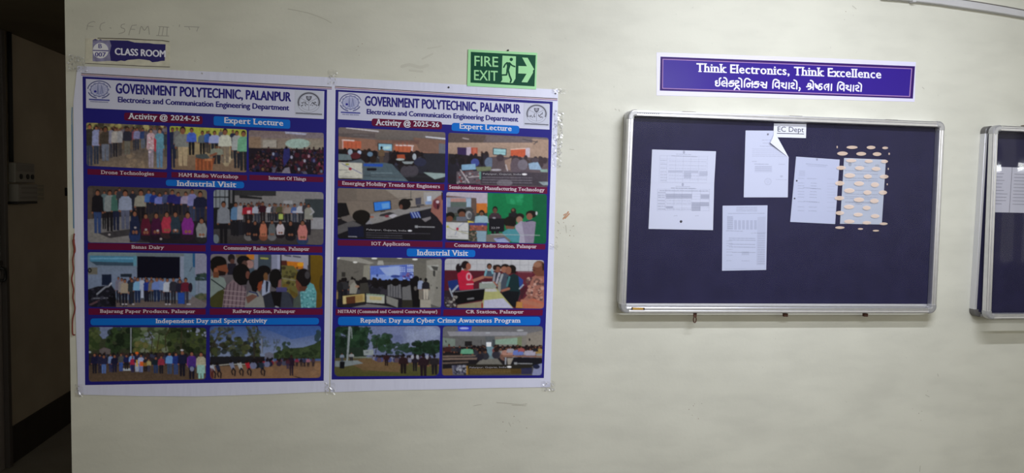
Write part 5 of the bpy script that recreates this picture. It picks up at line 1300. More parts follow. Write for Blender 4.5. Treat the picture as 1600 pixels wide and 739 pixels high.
disc = flat('number_disc', [cps('s1', [(218 + 98 * math.cos(t), 392 + 98 * math.sin(t)) for t in np.linspace(0, 2 * math.pi, 40, endpoint=False)])], 0.0014, mat('sticker_white', np.clip(lin('98989c') / GS, 0, .9), 0.5, 0.3), CS)
M_STX = ink('sticker_text_purple', '3a3566', 230)
flat('divider', [cps('s1', [(118, 384), (318, 388), (318, 402), (118, 396)])], 0.0016, M_STX, disc)
lettering('lettering', 'B', cp('s1', 190, 362), cp('s1', 234, 363), 6.8, 0.0016, M_STX, disc, bold=0.02)
lettering('lettering', '007', cp('s1', 146, 466), cp('s1', 284, 468), 6.6, 0.0016, M_STX, disc, bold=0.03)
lettering('lettering', 'CLASS ROOM', cp('s1', 394, 442), cp('s1', 1032, 474), 10.2, 0.0014, ink('sticker_text_white', '9c9cac', 230), CS, bold=0.045)

# ------------------------------------------------------------------ fire exit sign
FE = thing('fire_exit_sign', 'glow green fire exit sign with running man and arrow, over the 2025-26 banner', 'sign', on_wall(*cp('fe', 580, 660)))
M_GLOW = mat('pale_green_plastic', (0.36, 0.76, 0.36), 0.4, 0.35)
M_DGRN = mat('dark_green_ink', (0.008, 0.075, 0.040), 0.45, 0.1)
slab('sign_plate', cps('fe', [(65, 70), (1128, 125), (1110, 685), (50, 632)]), 0.0002, 0.004, M_GLOW, FE)
flat('green_panel', [cps('fe', [(105, 108), (1105, 160), (1085, 640), (100, 582)])], 0.0043, M_DGRN, FE)
lettering('lettering', 'FIRE', cp('fe', 160, 322), cp('fe', 526, 340), 15.4, 0.0048, M_GLOW, FE, bold=0.012)
lettering('lettering', 'EXIT', cp('fe', 155, 540), cp('fe', 520, 556), 15.4, 0.0048, M_GLOW, FE, bold=0.012)
pic = flat('pictogram', [cps('fe', [(592, 166), (800, 178), (792, 520), (752, 586), (720, 590), (690, 584), (565, 574), (590, 540), (582, 440)])], 0.0048, M_GLOW, FE)
man = [cps('fe', [(728 + 25 * math.cos(t), 225 + 26 * math.sin(t)) for t in np.linspace(0, 6.28, 20, endpoint=False)]),
       cps('fe', [(650, 268), (710, 270), (722, 300), (700, 370), (690, 400), (650, 400), (662, 330)])]
for st, w in [([(665, 275), (635, 300), (612, 345)], 2.2), ([(700, 278), (740, 318), (782, 335)], 2.2), ([(668, 390), (655, 462), (582, 466)], 2.4), ([(680, 390), (700, 470), (728, 540), (715, 575)], 2.6)]:
    man += stroke_polys(cps('fe', st), w)
flat('running_man', man, 0.0053, M_DGRN, pic)
flat('arrow', [cps('fe', [(895, 195), (980, 200), (1080, 378), (1062, 395), (1062, 430), (975, 580), (885, 574), (962, 446), (835, 440), (838, 325), (968, 330)])], 0.0048, M_GLOW, FE)
MB().tube([on_wall(794, 78.5, 0.0002), on_wall(794, 78.5, 0.006)], 0.0035, 8).build('screw', M_BOX2, FE)

# ------------------------------------------------------------------ motto strip
MS = thing('motto_sign', 'long purple motto strip in two scripts above the large notice board', 'sign', on_wall(1228, 155))
slab('paper_margin', [(1026, 82), (1160, 86.5), (1300, 91.5), (1431, 97), (1429, 159), (1300, 155.5), (1160, 152), (1026, 149)], 0.0003, 0.0010, mat('lavender_white_paper', (0.71, 0.69, 0.90), 0.4, 0.35), MS)
flat('border_panel', [[(1032, 88.4), (1230, 95.6), (1429.7, 103.5), (1426.4, 154.1), (1230, 147.4), (1031, 141.5)]], 0.0013, ink('deep_purple_ink', '3b1d6b', 1230), MS)
flat('border_line', [cps('b1', [(92, 80), (800, 107), (1510, 134), (1498, 296), (800, 272), (90, 249)])], 0.0016, ink('pink_line_ink', 'b48cc4', 1230), MS)
flat('purple_panel', [cps('b1', [(96, 84), (800, 111), (1505, 138), (1493, 291), (800, 267), (94, 245)])], 0.0019, ink('violet_ink', '361e92', 1230, rough=0.3, spec=0.2), MS)
M_SIGNW = mat('sign_white_ink', (0.80, 0.78, 0.92), 0.4, 0.3)
lettering('lettering', 'Think Electronics, Think Excellence', (1088, 112.0), (1377, 122.4), 13.2, 0.0023, M_SIGNW, MS, bold=0.028, serif=True, cap_end=13.0)
guj = []
G1 = [[(185, 150), (150, 155), (145, 192), (195, 208), (150, 228), (150, 270), (190, 290), (240, 278), (258, 235), (250, 150), (256, 85), (290, 70)],
      [(395, 155), (345, 165), (318, 210), (325, 262), (368, 290), (400, 288)], [(365, 225), (400, 208), (448, 218)], [(375, 60), (418, 68), (450, 112), (458, 170), (455, 308)],
      [(640, 150), (565, 158), (545, 188), (605, 206), (642, 240), (622, 285), (562, 298), (525, 280)], [(505, 226), (560, 216), (690, 206)],
      [(700, 155), (750, 150), (788, 168), (768, 200), (720, 215), (692, 248), (715, 284), (800, 280)], [(738, 295), (665, 385)], [(738, 318), (808, 385)], [(790, 70), (848, 95), (870, 150), (868, 322)],
      [(945, 320), (948, 170), (978, 98), (1040, 86), (1108, 132)], [(1165, 165), (1160, 330)], [(1165, 222), (1090, 212), (1030, 222), (1008, 265), (1030, 312), (1078, 308), (1090, 265), (1072, 230)],
      [(1335, 175), (1258, 176), (1228, 202), (1292, 226), (1332, 265), (1312, 316), (1250, 326), (1215, 306)], [(1195, 242), (1265, 236), (1358, 230)],
      [(1410, 190), (1455, 195), (1480, 225), (1440, 255), (1395, 262)], [(1432, 258), (1452, 315), (1500, 336), (1552, 318)], [(1562, 182), (1550, 348)], [(1462, 252), (1555, 256)]]
G2 = [[(312, 348), (318, 210), (342, 128), (402, 110), (485, 155)], [(490, 202), (430, 192), (385, 218), (378, 282), (415, 316), (460, 302), (486, 285)], [(492, 190), (485, 358)],
      [(545, 210), (612, 216), (612, 248), (555, 272), (592, 315), (640, 336), (682, 320)], [(688, 198), (680, 366)], [(765, 205), (760, 368)],
      [(822, 222), (872, 206), (905, 238), (880, 276), (825, 290), (850, 345), (915, 362)], [(900, 125), (955, 152), (980, 212), (975, 372)], [(1052, 340), (1068, 372), (1040, 420)]]
G3 = [[(60, 188), (110, 195), (122, 240), (75, 256), (42, 228), (60, 188)], [(8, 276), (70, 266), (130, 285), (180, 302)], [(112, 245), (130, 292), (110, 330), (55, 346)], [(112, 100), (152, 112), (190, 168), (186, 352)],
      [(250, 195), (258, 262), (285, 305), (325, 318)], [(240, 205), (312, 262), (262, 280)], [(432, 202), (372, 206), (355, 242), (402, 264), (432, 300), (410, 350), (352, 352), (332, 310), (362, 268)],
      [(600, 222), (560, 212), (512, 242), (497, 300), (530, 352)], [(560, 290), (612, 250)], [(622, 200), (612, 376)], [(700, 205), (690, 378)],
      [(868, 382), (872, 240), (898, 160), (955, 146), (1042, 192)], [(1042, 232), (985, 222), (940, 252), (935, 312), (970, 346), (1022, 326)], [(1046, 225), (1040, 388)],
      [(1100, 240), (1158, 246), (1155, 282), (1105, 302), (1140, 342), (1190, 366), (1228, 350)], [(1236, 230), (1228, 398)], [(1312, 240), (1302, 398)],
      [(1368, 256), (1420, 240), (1455, 270), (1430, 310), (1375, 326), (1396, 378), (1460, 396)], [(1450, 165), (1502, 196), (1528, 246), (1516, 402)]]
for cr, gs in (('g1', G1), ('g2', G2), ('g3', G3)):
    for st in gs:
        guj += stroke_polys(smooth_line(cps(cr, st), 4), 2.15)
flat('lettering', guj, 0.0023, M_SIGNW, MS)

# ------------------------------------------------------------------ notice boards
M_ALU = mat('brushed_aluminium', (0.72, 0.72, 0.75), 0.34, 0.5, metal=0.85, vary=(40, 0.04))
M_ALU2 = mat('satin_aluminium', (0.66, 0.66, 0.69), 0.4, 0.5, metal=0.6)
M_CAP = mat('grey_corner_plastic', (0.42, 0.42, 0.43), 0.25, 0.5, metal=0.4)
M_FELT = mat('navy_felt', (0.0255, 0.0240, 0.060), 0.95, 0.05, bump=(900, 0.25), vary=(14, 0.1))
M_CLEAR = clear_mat('hazy_cover_sheet', gloss=0.012, rough=0.26)
M_CLEAR2 = clear_mat('shiny_cover_sheet', gloss=0.020, rough=0.05)
M_RUST = mat('rusty_iron', (0.10, 0.045, 0.03), 0.7, 0.3, vary=(200, 0.3))


class Board:
    """maps board coordinates (u from its edge, v down, d off the wall) to the room"""

    def __init__(s, tl, tr, br, bl):
        s.c = [np.array(p, float) for p in (tl, tr, br, bl)]
        s.w = np.linalg.norm(s.c[1] - s.c[0]); s.h = np.linalg.norm(s.c[3] - s.c[0])

    def __call__(s, u, v, d):
        a, b = u / s.w, v / s.h
        p = (1 - b) * ((1 - a) * s.c[0] + a * s.c[1]) + b * ((1 - a) * s.c[3] + a * s.c[2])
        return np.array([p[0], -d, p[2]])


def ring_path(w, h, t, r, ext=0.008, n=6, top=0.0, bottom=0.0):
    """rounded rectangle inset by t; same number of points for any t"""
    r2 = max(r - t, 0.0015)
    x0, x1, y0, y1 = t, w - t, t + top, h - t - bottom
    out = []
    for cx, cy, a0 in ((x0 + r2, y0 + r2, 180), (x1 - r2, y0 + r2, 270), (x1 - r2, y1 - r2, 0), (x0 + r2, y1 - r2, 90)):
        arc = [(cx + r2 * math.cos(math.radians(a0 + 90 * k / n)), cy + r2 * math.sin(math.radians(a0 + 90 * k / n))) for k in range(n + 1)]
        e = ext + max(0, r - r2 - t) * 0
        ta = math.radians(a0); tb = math.radians(a0 + 90)
        p0 = (arc[0][0] - ext * math.cos(ta + math.pi / 2), arc[0][1] - ext * math.sin(ta + math.pi / 2))
        p1 = (arc[-1][0] + ext * math.cos(tb + math.pi / 2), arc[-1][1] + ext * math.sin(tb + math.pi / 2))
        out.append([p0] + arc + [p1])
    return out


def frame_ring(name, M, w, h, prof, r, m, parent, top=0.0, bottom=0.0, depth=lambda u, v: 0.0, corners=None):
    """sweeps the profile [(inset, depth)...] round the frame; corners=k builds only that corner"""
    paths = [ring_path(w, h, t, r, top=top, bottom=bottom) for t, d in prof]
    ks = range(4) if corners is None else [corners]
    v, f = [], []
    n = len(prof)
    npt = 0
    for k in ks:
        for i in range(len(paths[0][k])):
            for j, (t, d) in enumerate(prof):
                u_, v_ = paths[j][k][i]
                v.append(M(u_, v_, d + depth(u_, v_)))
            npt += 1
    closed = corners is None
    for i in range(npt if closed else npt - 1):
        a, b = i * n, ((i + 1) % npt) * n
        for j in range(n):
            j2 = (j + 1) % n
            f.append((a + j, b + j, b + j2, a + j2))
    if not closed:
        f.append(tuple(range(n))); f.append(tuple(range((npt - 1) * n, npt * n))[::-1])
    o = obj(name, v, f, m, parent)
    return o


def build_board(M, label, hinge_open=False):
    top_mid = M(M.w / 2, M.h, 0.0)
    T = thing('notice_board', label, 'notice board', top_mid, 'notice boards on the wall')
    w, h = M.w, M.h
    cover_d = (lambda u, v: 0.014 - 0.0 + (0.028) * v / h) if hinge_open else (lambda u, v: 0.0)
    raise_b = 0.0 if hinge_open else 0.0255
    # back tray: frame, backing, felt
    bprof = [(0.0, 0.001), (0.0, 0.028), (0.002, 0.030), (0.020, 0.030), (0.022, 0.028), (0.022, 0.001)]
    frame_ring('back_frame', M, w, h, bprof, 0.026, M_ALU2, T, bottom=raise_b)
    fb = []
    a, b, c, e = (0.012, 0.012), (w - 0.012, 0.012), (w - 0.012, h - 0.012 - raise_b), (0.012, h - 0.012 - raise_b)
    fd = 0.0295 if not hinge_open else 0.0295
    fv = [M(*p, 0.0300) for p in (a, b, c, e)] + [M(*p, 0.004) for p in (a, b, c, e)]
    obj('felt_panel', [M(*p, 0.0304) for p in (a, b, c, e)] + [M(*p, 0.006) for p in (a, b, c, e)], [(3, 2, 1, 0), (4, 5, 6, 7), (0, 1, 5, 4), (1, 2, 6, 5), (2, 3, 7, 6), (3, 0, 4, 7)], M_FELT, T)
    # hinged cover: frame with a groove, clear sheet, corner caps
    o = 0.0335
    cprof = [(0.0, o), (0.0, o + 0.022), (0.0015, o + 0.0255), (0.005, o + 0.027), (0.010, o + 0.0265), (0.0125, o + 0.0245), (0.0140, o + 0.0265), (0.022, o + 0.0265), (0.0245, o + 0.025), (0.0255, o + 0.020), (0.0255, o)]
    frame_ring('cover_frame', M, w, h, cprof, 0.030, M_ALU, T, depth=cover_d)
    cap = [(-0.0012, o - 0.001), (-0.0012, o + 0.0235), (0.002, o + 0.0275), (0.006, o + 0.0288), (0.020, o + 0.0285), (0.0262, o + 0.026), (0.0262, o - 0.001)]
    for k in range(4):
        c_ = frame_ring('corner_cap', M, w, h, cap, 0.030, M_CAP, T, depth=cover_d, corners=k)
        for p in c_.data.polygons: p.use_smooth = False
    if hinge_open:
        capb = [(-0.001, 0.0008), (-0.001, 0.029), (0.002, 0.0312), (0.021, 0.0312), (0.0225, 0.029), (0.0225, 0.0008)]
        for k in (0, 3):
            frame_ring('back_corner_cap', M, w, h, capb, 0.026, mat('dark_corner_plastic', (0.12, 0.115, 0.11), 0.35, 0.4), T, corners=k)
    # clear sheet
    nu, nv = (40, 40) if hinge_open else (2, 2)
    sv, sf = [], []
    for j in range(nv + 1):
        for i in range(nu + 1):
            u_, v_ = 0.020 + (w - 0.04) * i / nu, 0.020 + (h - 0.04) * j / nv
            d = o + 0.012 + cover_d(u_, v_)
            if hinge_open:
                b_ = v_ / h
                e_ = min(1.0, min(u_ - 0.02, w - 0.02 - u_) / 0.05)
                d += SHEET(u_, b_) 
            sv.append(M(u_, v_, d))
    for j in range(nv):
        for i in range(nu):
            q = j * (nu + 1) + i
            sf.append((q, q + nu + 1, q + nu + 2, q + 1))
    obj('cover_sheet', sv, sf, M_CLEAR2 if hinge_open else M_CLEAR, T, smooth=True)
    return T


def SHEET(u, b):
    return 0.006 * math.sin(math.pi * b) + 0.0021 * math.sin(u * 62.0) * math.sin(math.pi * b)


NB1 = Board(on_wall(982, 171, .06), on_wall(1477, 190, .06), on_wall(1463, 489.5, .06), on_wall(969, 489.2, .06))
nb1 = build_board(NB1, 'large navy felt notice board in a silver frame, pinned with papers, below the motto strip')
for x in (1074, 1240, 1389):
    y = 172 + (x - 982) * .0388
    p = on_wall(x, y, 0.03)
    MB().box((p[0] - 0.030, -0.052, p[2] - 0.006), (p[0] + 0.030, -0.020, p[2] + 0.0015)).build('hanger_clip', mat('dull_brown_metal', (0.14, 0.11, 0.08), 0.5, 0.4, metal=0.4), nb1, bevel=0.002)
p = on_wall(1086, 490, 0.045)
MB().box((p[0] - 0.007, p[1] - .004, p[2] - 0.014), (p[0] + 0.007, p[1] + .004, p[2] + 0.004)).build('hinge_tab', M_RUST, nb1, bevel=0.001)
MB().tube([(p[0] + 0.008 * math.cos(t) * .8, p[1], p[2] - 0.026 + 0.013 * math.sin(t)) for t in np.linspace(0, 2 * math.pi, 17)], 0.0026, 6).build('hinge_ring', M_RUST, nb1, smooth=True)
for x in (1227, 1352):
    p = on_wall(x, 491, 0.035)
    MB().box((p[0] - 0.009, p[1] - .008, p[2] - 0.010), (p[0] + 0.009, p[1] + .008, p[2] + 0.004)).build('hinge_tab', M_RUST, nb1, bevel=0.001)
mk = flat('maker_label', [[(987, 480.2), (1007, 480.4), (1007, 484.2), (987, 484.0)]], 0.0612, mat('gold_label', (0.50, 0.30, 0.07), 0.4, 0.4), nb1)
for q in ([(986.6, 480.1), (988.6, 480.1), (988.6, 484.1), (986.6, 484.1)], [(1005.2, 480.3), (1007.4, 480.4), (1007.4, 484.3), (1005.2, 484.2)]):
    flat('label_end', [q], 0.0614, mat('label_brown', (0.05, 0.03, 0.02), 0.5, 0.3), mk)
mk2 = []
for i in range(11):
    mk2.append([(996 + 3.2 * i, 176.0 + .12 * i), (998 + 3.2 * i, 176.1 + .12 * i), (998 + 3.2 * i, 177.6 + .12 * i), (996 + 3.2 * i, 177.5 + .12 * i)])
flat('frame_print', mk2, 0.0612, mat('grey_print', (0.25, 0.25, 0.28), 0.5, 0.3), nb1)

X2 = 4.302
NB2 = Board((X2, 0, EYE + 0.356), (X2 + 1.49, 0, EYE + 0.358), (X2 + 1.49, 0, EYE - 0.527), (X2, 0, EYE - 0.527))
nb2 = build_board(NB2, 'second navy notice board cut off by the photo edge, its clear cover ajar', hinge_open=True)
p = NB2(0.20, 0, 0.05)
MB().box((p[0] - 0.028, -0.060, p[2] - 0.004), (p[0] + 0.028, -0.040, p[2] + 0.008)).build('hanger_clip', mat('dull_brown_metal', (0, 0, 0)), nb2, bevel=0.002)

# ------------------------------------------------------------------ papers on the boards
PD = 0.0312


def paper_root(name, label, cat, crop, x, y, group=None):
    return thing(name, label, cat, on_wall(*cp(crop, x, y), PD), group or 'papers inside the large notice board')


def page(P, name, d, parent, gain):
    o = P.build(name, d, parent, gain, soft=1, material='paper_print')
    return o


print_mat('paper_print', 0.7, 0.15)
WP = 'c8cce0'
Print.faint = 0.66                       # grey laser print
g1 = .92 * LIT
t1 = paper_root('timetable_sheet', 'upper timetable sheet at the end of the board away from the painted reflection', 'paper', 'p1', 350, 310)
P = Print('p1', [(100, 45), (627, 60), (612, 322), (88, 316)], 2.6, WP, 31)
for i, y in enumerate((96, 122, 152, 182, 214, 240, 264, 290, 312)):
    P.l([(165, y), (558 - i, y + 8)], 2.5, '9a9eb4', .6)
for x in (165, 225, 296, 358, 420, 486, 556): P.l([(x, 98), (x - 8, 310)], 2.5, '9a9eb4', .6)
for a in ((232, 218, 352, 236), (360, 220, 480, 240), (488, 224, 556, 262), (362, 240, 422, 282)): P.r(*a, '9296ac', .7)
P.words(262, 98, 470, 106, '70748a', 6, .7); P.words(300, 84, 420, 88, '70748a', 5, .6); P.e(362, 68, 9, 14, '8a8ea4')
for y in (135, 165, 198, 228, 252, 276, 300): P.words(170, y, 222, y + 1, '7c8096', 5, .7)
for y in (140, 172, 200, 256, 282): P.words(240, y, 545, y + 7, '8488a0', 5, .55)
page(P, 'printed_page', PD + 0.0006, t1, g1)
t2 = paper_root('timetable_sheet', 'lower timetable sheet with darker table cells, tucked under the upper one', 'paper', 'p1', 340, 700)
P = Print('p1', [(88.5, 308), (612, 318), (602, 710), (70, 700)], 2.6, WP, 32)
for i, y in enumerate((372, 388, 410, 430, 452, 478, 500, 522, 546)): P.l([(146, y), (574, y + 4)], 2.5, '84889e', .6)
for x in (146, 212, 282, 348, 428, 498, 572): P.l([(x, 372), (x - 4, 548)], 2.5, '84889e', .6)
for a in ((214, 412, 428, 450), (500, 416, 570, 452), (426, 480, 568, 514), (426, 514, 498, 552), (214, 512, 272, 530)): P.r(*a, '787c92', .75)
P.words(258, 364, 460, 368, '585c70', 6, .8); P.words(295, 350, 410, 353, '70748a', 5, .6); P.e(352, 335, 9, 14, '8a8ea4'); P.words(165, 384, 560, 388, '6a6e84', 6, .7)
for y in (400, 422, 440, 466, 490, 512, 536): P.words(150, y, 208, y + 1, '70748a', 6, .8)
for y in (466, 490, 536): P.words(220, y, 420, y + 2, '7c8096', 5, .7)
P.words(280, 592, 310, 590, '7c8096', 5, .6); P.words(455, 592, 485, 590, '7c8096', 5, .6)
page(P, 'printed_page', PD + 0.0002, t2, g1)
t3 = paper_root('mark_sheet', 'narrow printed sheet with columns, lowest paper on the board', 'paper', 'p2', 265, 690)
P = Print('p2', [(56, 70), (488, 66), (475, 688), (50, 696)], 2.4, 'bcc2da', 33)
P.r(100, 170, 158, 305, '9ca0b8', .5)
for k in range(6): P.r(168 + 38 * k, 210, 194 + 38 * k, 300, '8c90aa', .6)
P.p([(390, 180), (470, 175), (460, 640), (380, 640)], '9ca0b8', .45)
for y in (88, 105, 121): P.words(190, y, 385, y, '707488', 6, .7)
P.words(110, 146, 460, 144, '80849a', 7, .6); P.words(90, 312, 250, 316, '707488', 6, .7); P.words(330, 335, 470, 330, '80849a', 6, .6)
for y in (382, 400, 440, 466): P.words(120, y, 370, y + 4, '70748a', 7, .65)
for y in range(340, 640, 22): P.words(395, y, 460, y, '8488a0', 6, .6)
for y in range(180, 300, 18): P.words(104, y, 155, y, '70748a', 6, .6)
for y in (410, 432, 455, 490, 515, 545): P.words(95, y, 150, y, '80849a', 6, .6)
P.r(240, 510, 310, 545, '9094ac', .5); P.words(150, 518, 370, 520, '707488', 7, .6); P.words(95, 598, 140, 598, '8488a0', 6, .6); P.words(240, 600, 310, 600, '80849a', 6, .6); P.words(80, 680, 460, 670, '9498b0', 5, .5)
page(P, 'printed_page', PD + 0.0002, t3, .90 * LIT)
t4 = paper_root('notice_sheet', 'notice sheet with a round stamp and one corner folded over, half under the name slip', 'paper', 'p3', 255, 675)
P = Print('p3', [(82, 103), (455, 106), (443, 675), (66, 675)], 2.4, 'cacfe6', 34)
P.words(225, 186, 300, 186, '8c90a8', 6, .6); P.words(230, 212, 300, 212, '8c90a8', 6, .6); P.words(205, 238, 350, 240, '8c90a8', 6, .6)
for y in (262, 278, 294, 310, 324): P.words(140, y, 420, y + 2, 'a0a4bc', 6, .6)
P.words(140, 368, 185, 368, '8c90a8', 6, .7); P.words(160, 390, 275, 392, '7c8098', 6, .7); P.words(365, 392, 415, 392, '9094ac', 6, .6); P.r(160, 405, 308, 460, 'b0b4cc', .6)
for y in (412, 428, 444): P.words(165, y, 300, y + 2, '989cb4', 7, .5)
for t in np.linspace(0, 6.2, 30): P.e(273 + 27 * math.cos(t), 540 + 27 * math.sin(t), 3, 3, '8c90a8', .6)
P.l([(265, 525), (268, 555)], 4, '8c90a8', .6); P.l([(280, 525), (281, 555)], 4, '8c90a8', .6); P.e(388, 495, 13, 9, 'a4a8c0', .8); P.words(340, 522, 435, 524, 'a0a4bc', 5, .7)
# the sheet without its folded corner
o = page(P, 'printed_page', PD + 0.0002, t4, .97 * LIT)
import bmesh
bm = bmesh.new(); bm.from_mesh(o.data)
fa, fb2 = on_wall(*cp('p3', 322, 100), PD), on_wall(*cp('p3', 453, 338), PD)
off = world_loc(o)
co, no = Vector(fa - off), Vector(np.cross(fb2 - fa, [0, 1, 0]))
if no.dot(Vector(on_wall(*cp('p3', 450, 110), PD) - fa)) < 0: no = -no
bmesh.ops.bisect_plane(bm, geom=bm.verts[:] + bm.edges[:] + bm.faces[:], plane_co=co, plane_no=no, clear_outer=True)
bm.to_mesh(o.data); bm.free()
A_, B_, C_ = on_wall(*cp('p3', 330, 118), PD + .0006), on_wall(*cp('p3', 453, 338), PD + .0006), on_wall(*cp('p3', 293, 208), PD + .009)
fl, ff = [], []
for i in range(9):
    s_ = i / 8
    for j in range(7):
        t_ = j / 6
        base_ = A_ * (1 - s_) + B_ * s_
        tip = A_ * (1 - s_) * .0 + C_ * (1 - s_) + B_ * s_
        q = base_ * (1 - t_) + tip * t_
        q = q + np.array([0, -.0025 * math.sin(math.pi * t_) * (1 - s_), 0])
        fl.append(q)
for i in range(8):
    for j in range(6):
        a = i * 7 + j
        ff.append((a, a + 1, a + 8, a + 7))
obj('folded_corner', fl, ff, mat('plain_paper_back', (0.72, 0.74, 0.84), 0.7, 0.15), t4, smooth=True)
t5 = paper_root('list_sheet', 'tilted printed sheet held by two black pins, beside the painted reflection', 'paper', 'p4', 265, 670)
P = Print('p4', [(112, 57), (515, 85), (472, 680), (57, 660)], 2.4, 'bcc2dc', 35)
P.words(205, 125, 400, 140, '7c8098', 7, .6); P.words(220, 142, 385, 152, '80849c', 6, .5); P.e(305, 85, 9, 12, '888ca4'); P.r(140, 185, 195, 240, 'a4a8c0', .5)
for i, y in enumerate((258, 300, 325, 350, 378, 404, 430, 472, 520, 555)):
    P.words(130, y, 185, y + 2, '80849c', 6, .6); P.words(215 + (i * 37) % 40, y + 2, 300, y + 5, '74788e', 6, .6); P.words(400, y + 6, 470, y + 8, '989cb4', 6, .45)
P.words(180, 345, 340, 356, '70748a', 6, .7); P.words(185, 470, 325, 480, '70748a', 6, .7)
page(P, 'printed_page', PD + 0.0002, t5, .95 * LIT)
t6 = paper_root('circular_sheet', 'printed sheet behind the reflection painted as beige dots', 'paper', 'p5', 220, 590)
P = Print('p5', [(104, 138), (388, 150), (360, 590), (76, 585)], 2.4, 'b4bbcc', 36)
P.e(144, 182, 12, 14, '7c8088', .8); P.e(328, 192, 16, 10, '8c9098', .7); P.words(175, 188, 265, 196, '7c8094', 5, .7)
for y in (225, 245, 275, 290, 355, 382, 400, 412, 435, 440): P.words(112, y, 330, y + 6, '70748a', 5, .6)
P.words(180, 450, 225, 452, '60647a', 5, .7); P.words(165, 290, 240, 300, '8488a0', 5, .5)
page(P, 'printed_page', PD + 0.0002, t6, .93 * LIT)
t7 = thing('name_slip', 'small white department name slip at the top of the notice board', 'paper slip', on_wall(*cp('p3', 460, 165), PD))
slab('slip', cps('p3', [(325, 43), (602, 45), (598, 168), (320, 160)]), PD + .0010, PD + .0016, mat('plain_paper_front', (0.72, 0.74, 0.84), 0.7, 0.15), t7)
M_BLACKINK = mat('black_ink', (0.03, 0.03, 0.045), 0.6, 0.2)
lettering('lettering', 'EC Dept', cp('p3', 356, 112), cp('p3', 580, 118), 7.8, PD + .0019, M_BLACKINK, t7, bold=0.004)
flat('underline', [cps('p3', [(350, 124), (582, 130), (582, 136), (350, 130)])], PD + .0019, M_BLACKINK, t7)

# reflection in the board's glass, painted as rows of beige dots over the papers
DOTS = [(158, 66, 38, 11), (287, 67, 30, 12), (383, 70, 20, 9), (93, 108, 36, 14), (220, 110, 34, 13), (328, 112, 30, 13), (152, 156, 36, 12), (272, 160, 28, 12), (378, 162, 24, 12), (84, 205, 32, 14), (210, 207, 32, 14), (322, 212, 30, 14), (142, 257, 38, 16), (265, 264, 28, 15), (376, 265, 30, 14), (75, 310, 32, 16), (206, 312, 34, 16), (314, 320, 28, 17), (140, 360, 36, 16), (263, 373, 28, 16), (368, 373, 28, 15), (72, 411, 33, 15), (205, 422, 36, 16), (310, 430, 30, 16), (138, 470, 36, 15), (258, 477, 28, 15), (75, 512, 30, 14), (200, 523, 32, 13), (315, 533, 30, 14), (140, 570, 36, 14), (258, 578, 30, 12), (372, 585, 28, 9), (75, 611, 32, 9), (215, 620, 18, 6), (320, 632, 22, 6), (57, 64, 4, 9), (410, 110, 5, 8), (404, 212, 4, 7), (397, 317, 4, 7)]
df = thing('painted_reflection', 'painted reflection in the notice board glass, rows of beige dots over the papers', 'film', on_wall(*cp('p5', 230, 640), 0.036))  # the film only stands in for the glass reflection
M_DOT = clear_mat('reflection_dot', film=0.62, film_color=(0.93, 0.72, 0.57), gloss=0.0, rough=0.6)
slab('film', cps('p5', [(40, 40), (425, 50), (400, 650), (25, 645)]), 0.0345, 0.0348, clear_mat('reflection_carrier', gloss=0.0, rough=0.2), df)  # clear carrier sheet added for the painted reflection
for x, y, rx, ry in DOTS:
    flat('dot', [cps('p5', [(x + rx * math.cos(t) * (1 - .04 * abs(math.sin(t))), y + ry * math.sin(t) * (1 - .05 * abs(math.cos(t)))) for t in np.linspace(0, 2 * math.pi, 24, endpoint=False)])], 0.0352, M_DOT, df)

# pins
M_PIN = mat('dark_pin_plastic', (0.03, 0.03, 0.04), 0.3, 0.5)


def pin(crop, x, y, label, d=PD, r=0.0055, name='push_pin', m=None):
    c = on_wall(*cp(crop, x, y), d)
    b = MB()
    b.tube([c + [0, -.0006, 0], c + [0, -.0016, 0], c + [0, -.0026, 0], c + [0, -.0032, 0]], [r, r, r * .7, r * .3], 12)
    tag(b.build(name, m or M_PIN, smooth=False, base=c), label, 'pin', 'tacks in the banners' if name == 'thumb_tack' else 'pins on the papers')


pin('p1', 338, 638, 'dark round pin near the foot of the lower timetable sheet')
pin('p3', 272, 135, 'small grey pin at the top of the stamped notice sheet', r=0.004, m=mat('grey_pin', (0.2, 0.2, 0.24), 0.4, 0.4))
pin('p4', 117, 280, 'upper black pin on the edge of the tilted sheet', r=0.0035)
pin('p4', 97, 443, 'lower black pin on the edge of the tilted sheet', r=0.0035)
pin('px', 701, 136.5, 'dark tack in the middle of the top border of the 2025-26 banner', d=0.0017, r=0.004, name='thumb_tack')
pin('px', 868, 146, 'grey tack in the top corner of the 2025-26 banner near the wall', d=0.0017, r=0.004, name='thumb_tack', m=mat('grey_pin', (0, 0, 0)))
pin('px', 316.5, 114.5, 'pale tack in the top border of the 2024-25 banner', d=0.0018, r=0.0035, name='thumb_tack', m=mat('pale_pin', (0.7, 0.7, 0.75), 0.3, 0.5))
# papers in the second board
q = [NB2(u, v, 0.0306) for u, v in ((0.008, 0.195), (0.155, 0.195), (0.155, 0.41), (0.008, 0.41))]


def board2_page(label, u0, u1, v0, v1, d, seed):
    T = thing('notice_sheet', label, 'paper', NB2((u0 + u1) / 2, v1, d), 'papers inside the second notice board')
    v, f = [], []
    obj('page', [NB2(u0, v0, d), NB2(u1, v0, d), NB2(u1, v1, d), NB2(u0, v1, d)], [(3, 2, 1, 0)], mat('grey_white_paper', (0.50, 0.50, 0.58), 0.7, 0.15), T)
    R = random.Random(seed)
    b = MB()
    for k in range(10):
        y = v0 + 0.03 + k * 0.0155
        x = u0 + 0.012
        e = u1 - 0.012
        e = x + (e - x) * R.uniform(.6, 1)
        b.add([NB2(x, y, d + .0004), NB2(e, y, d + .0004), NB2(e, y + .0022, d + .0004), NB2(x, y + .0022, d + .0004)], [(3, 2, 1, 0)])
    b.build('print_lines', mat('grey_text_ink', (0.22, 0.22, 0.27), 0.7, 0.15), T)


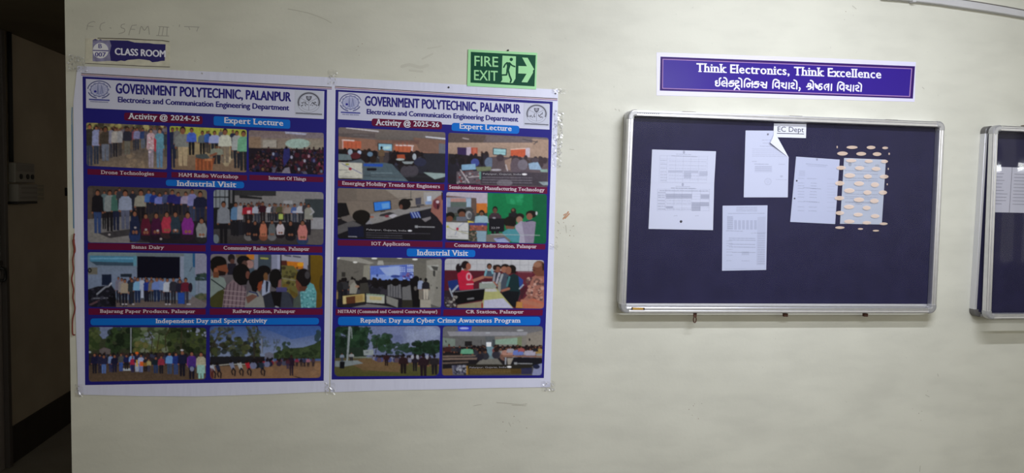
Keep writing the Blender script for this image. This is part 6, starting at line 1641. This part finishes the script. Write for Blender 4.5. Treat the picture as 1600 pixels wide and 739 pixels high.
board2_page('printed sheet in the corner of the second notice board, under its glare', 0.028, 0.150, 0.185, 0.395, 0.0312, 4)
board2_page('printed sheet in the second notice board cut off by the photo edge', 0.152, 0.36, 0.185, 0.395, 0.0312, 5)

# ------------------------------------------------------------------ clear tape, cord
M_TAPE = clear_mat('clear_tape', film=0.03, film_color=(0.9, 0.9, 0.92), gloss=0.09, rough=0.2)
M_CREASE = clear_mat('tape_crease', film=0.42, film_color=(0.92, 0.92, 0.95), gloss=0.35, rough=0.3)


def tape(label, quad, seed, nx=10, ny=8, amp=0.003, d=0.0024):
    R = random.Random(seed)
    q = [np.array(p, float) for p in quad]
    v, f = [], []
    for j in range(ny + 1):
        for i in range(nx + 1):
            a, b = i / nx, j / ny
            p = (1 - b) * ((1 - a) * q[0] + a * q[1]) + b * ((1 - a) * q[3] + a * q[2])
            p = p + np.array([R.uniform(-.6, .6), R.uniform(-.6, .6)]) * (1 if 0 < i < nx and 0 < j < ny else 1.4)
            v.append(on_wall(p[0], p[1], d + amp * R.random() ** 2))
    for j in range(ny):
        for i in range(nx):
            a = j * (nx + 1) + i
            f.append((a, a + nx + 1, a + nx + 2, a + 1))
    o = obj('clear_tape', v, f, M_TAPE)
    o.data.materials.append(M_CREASE)
    for pl_ in o.data.polygons:
        if R.random() < 0.20: pl_.material_index = 1
    tag(o, label, 'tape', 'clear tape pieces holding the banners')


tape('crumpled clear tape over the top corner of the 2024-25 banner by the passage', [(106, 84), (131, 90), (137, 112), (105, 112)], 1, 14, 14, 0.011)
tape('clear tape at the top where the two banners meet', [(512, 108), (528, 110), (527, 134), (512, 132)], 2, 7, 9, 0.004)
tape('short clear tape on the top corner of the 2025-26 banner below the exit sign', [(862, 137), (885, 139), (885, 147), (862, 146)], 3, 9, 5, 0.004)
tape('long crinkled clear tape down the upper side edge of the 2025-26 banner', [(866, 172), (881, 174), (877, 262), (862, 260)], 4, 7, 36, 0.007)
tape('short clear tape halfway down the free side edge of the 2025-26 banner', [(859, 380), (872, 381), (872, 390), (859, 389)], 5, 6, 5, 0.004)
tape('clear tape on the bottom corner of the 2024-25 banner by the passage', [(117, 600), (130, 601), (130, 620), (117, 620)], 6, 6, 7, 0.004)
tape('clear tape at the bottom where the two banners meet', [(508, 598), (524, 598), (524, 616), (508, 617)], 7, 7, 7, 0.004)
tape('clear tape on the bottom corner of the 2025-26 banner below the auditorium photo', [(845, 596), (868, 594), (867, 610), (846, 611)], 8, 9, 6, 0.005)

cpts = [(90 + x / 3.08, 300 + y / 3.08) for x, y in [(80, 200), (77, 240), (82, 280), (73, 325), (76, 375), (68, 420), (77, 468), (74, 510), (84, 560), (73, 610), (71, 650), (73, 684), (84, 688)]]
tag(MB().tube([on_wall(p[0], p[1], 0.0045) for p in smooth_line(cpts, 5)], [0.0042 if 3 < i < 12 else 0.0026 for i in range(len(smooth_line(cpts, 5)))], 6).build('cord', mat('maroon_cord', (0.22, 0.05, 0.035), 0.7, 0.2), smooth=True), 'thin wavy maroon cord hanging beside the 2024-25 banner at the wall edge', 'cord')
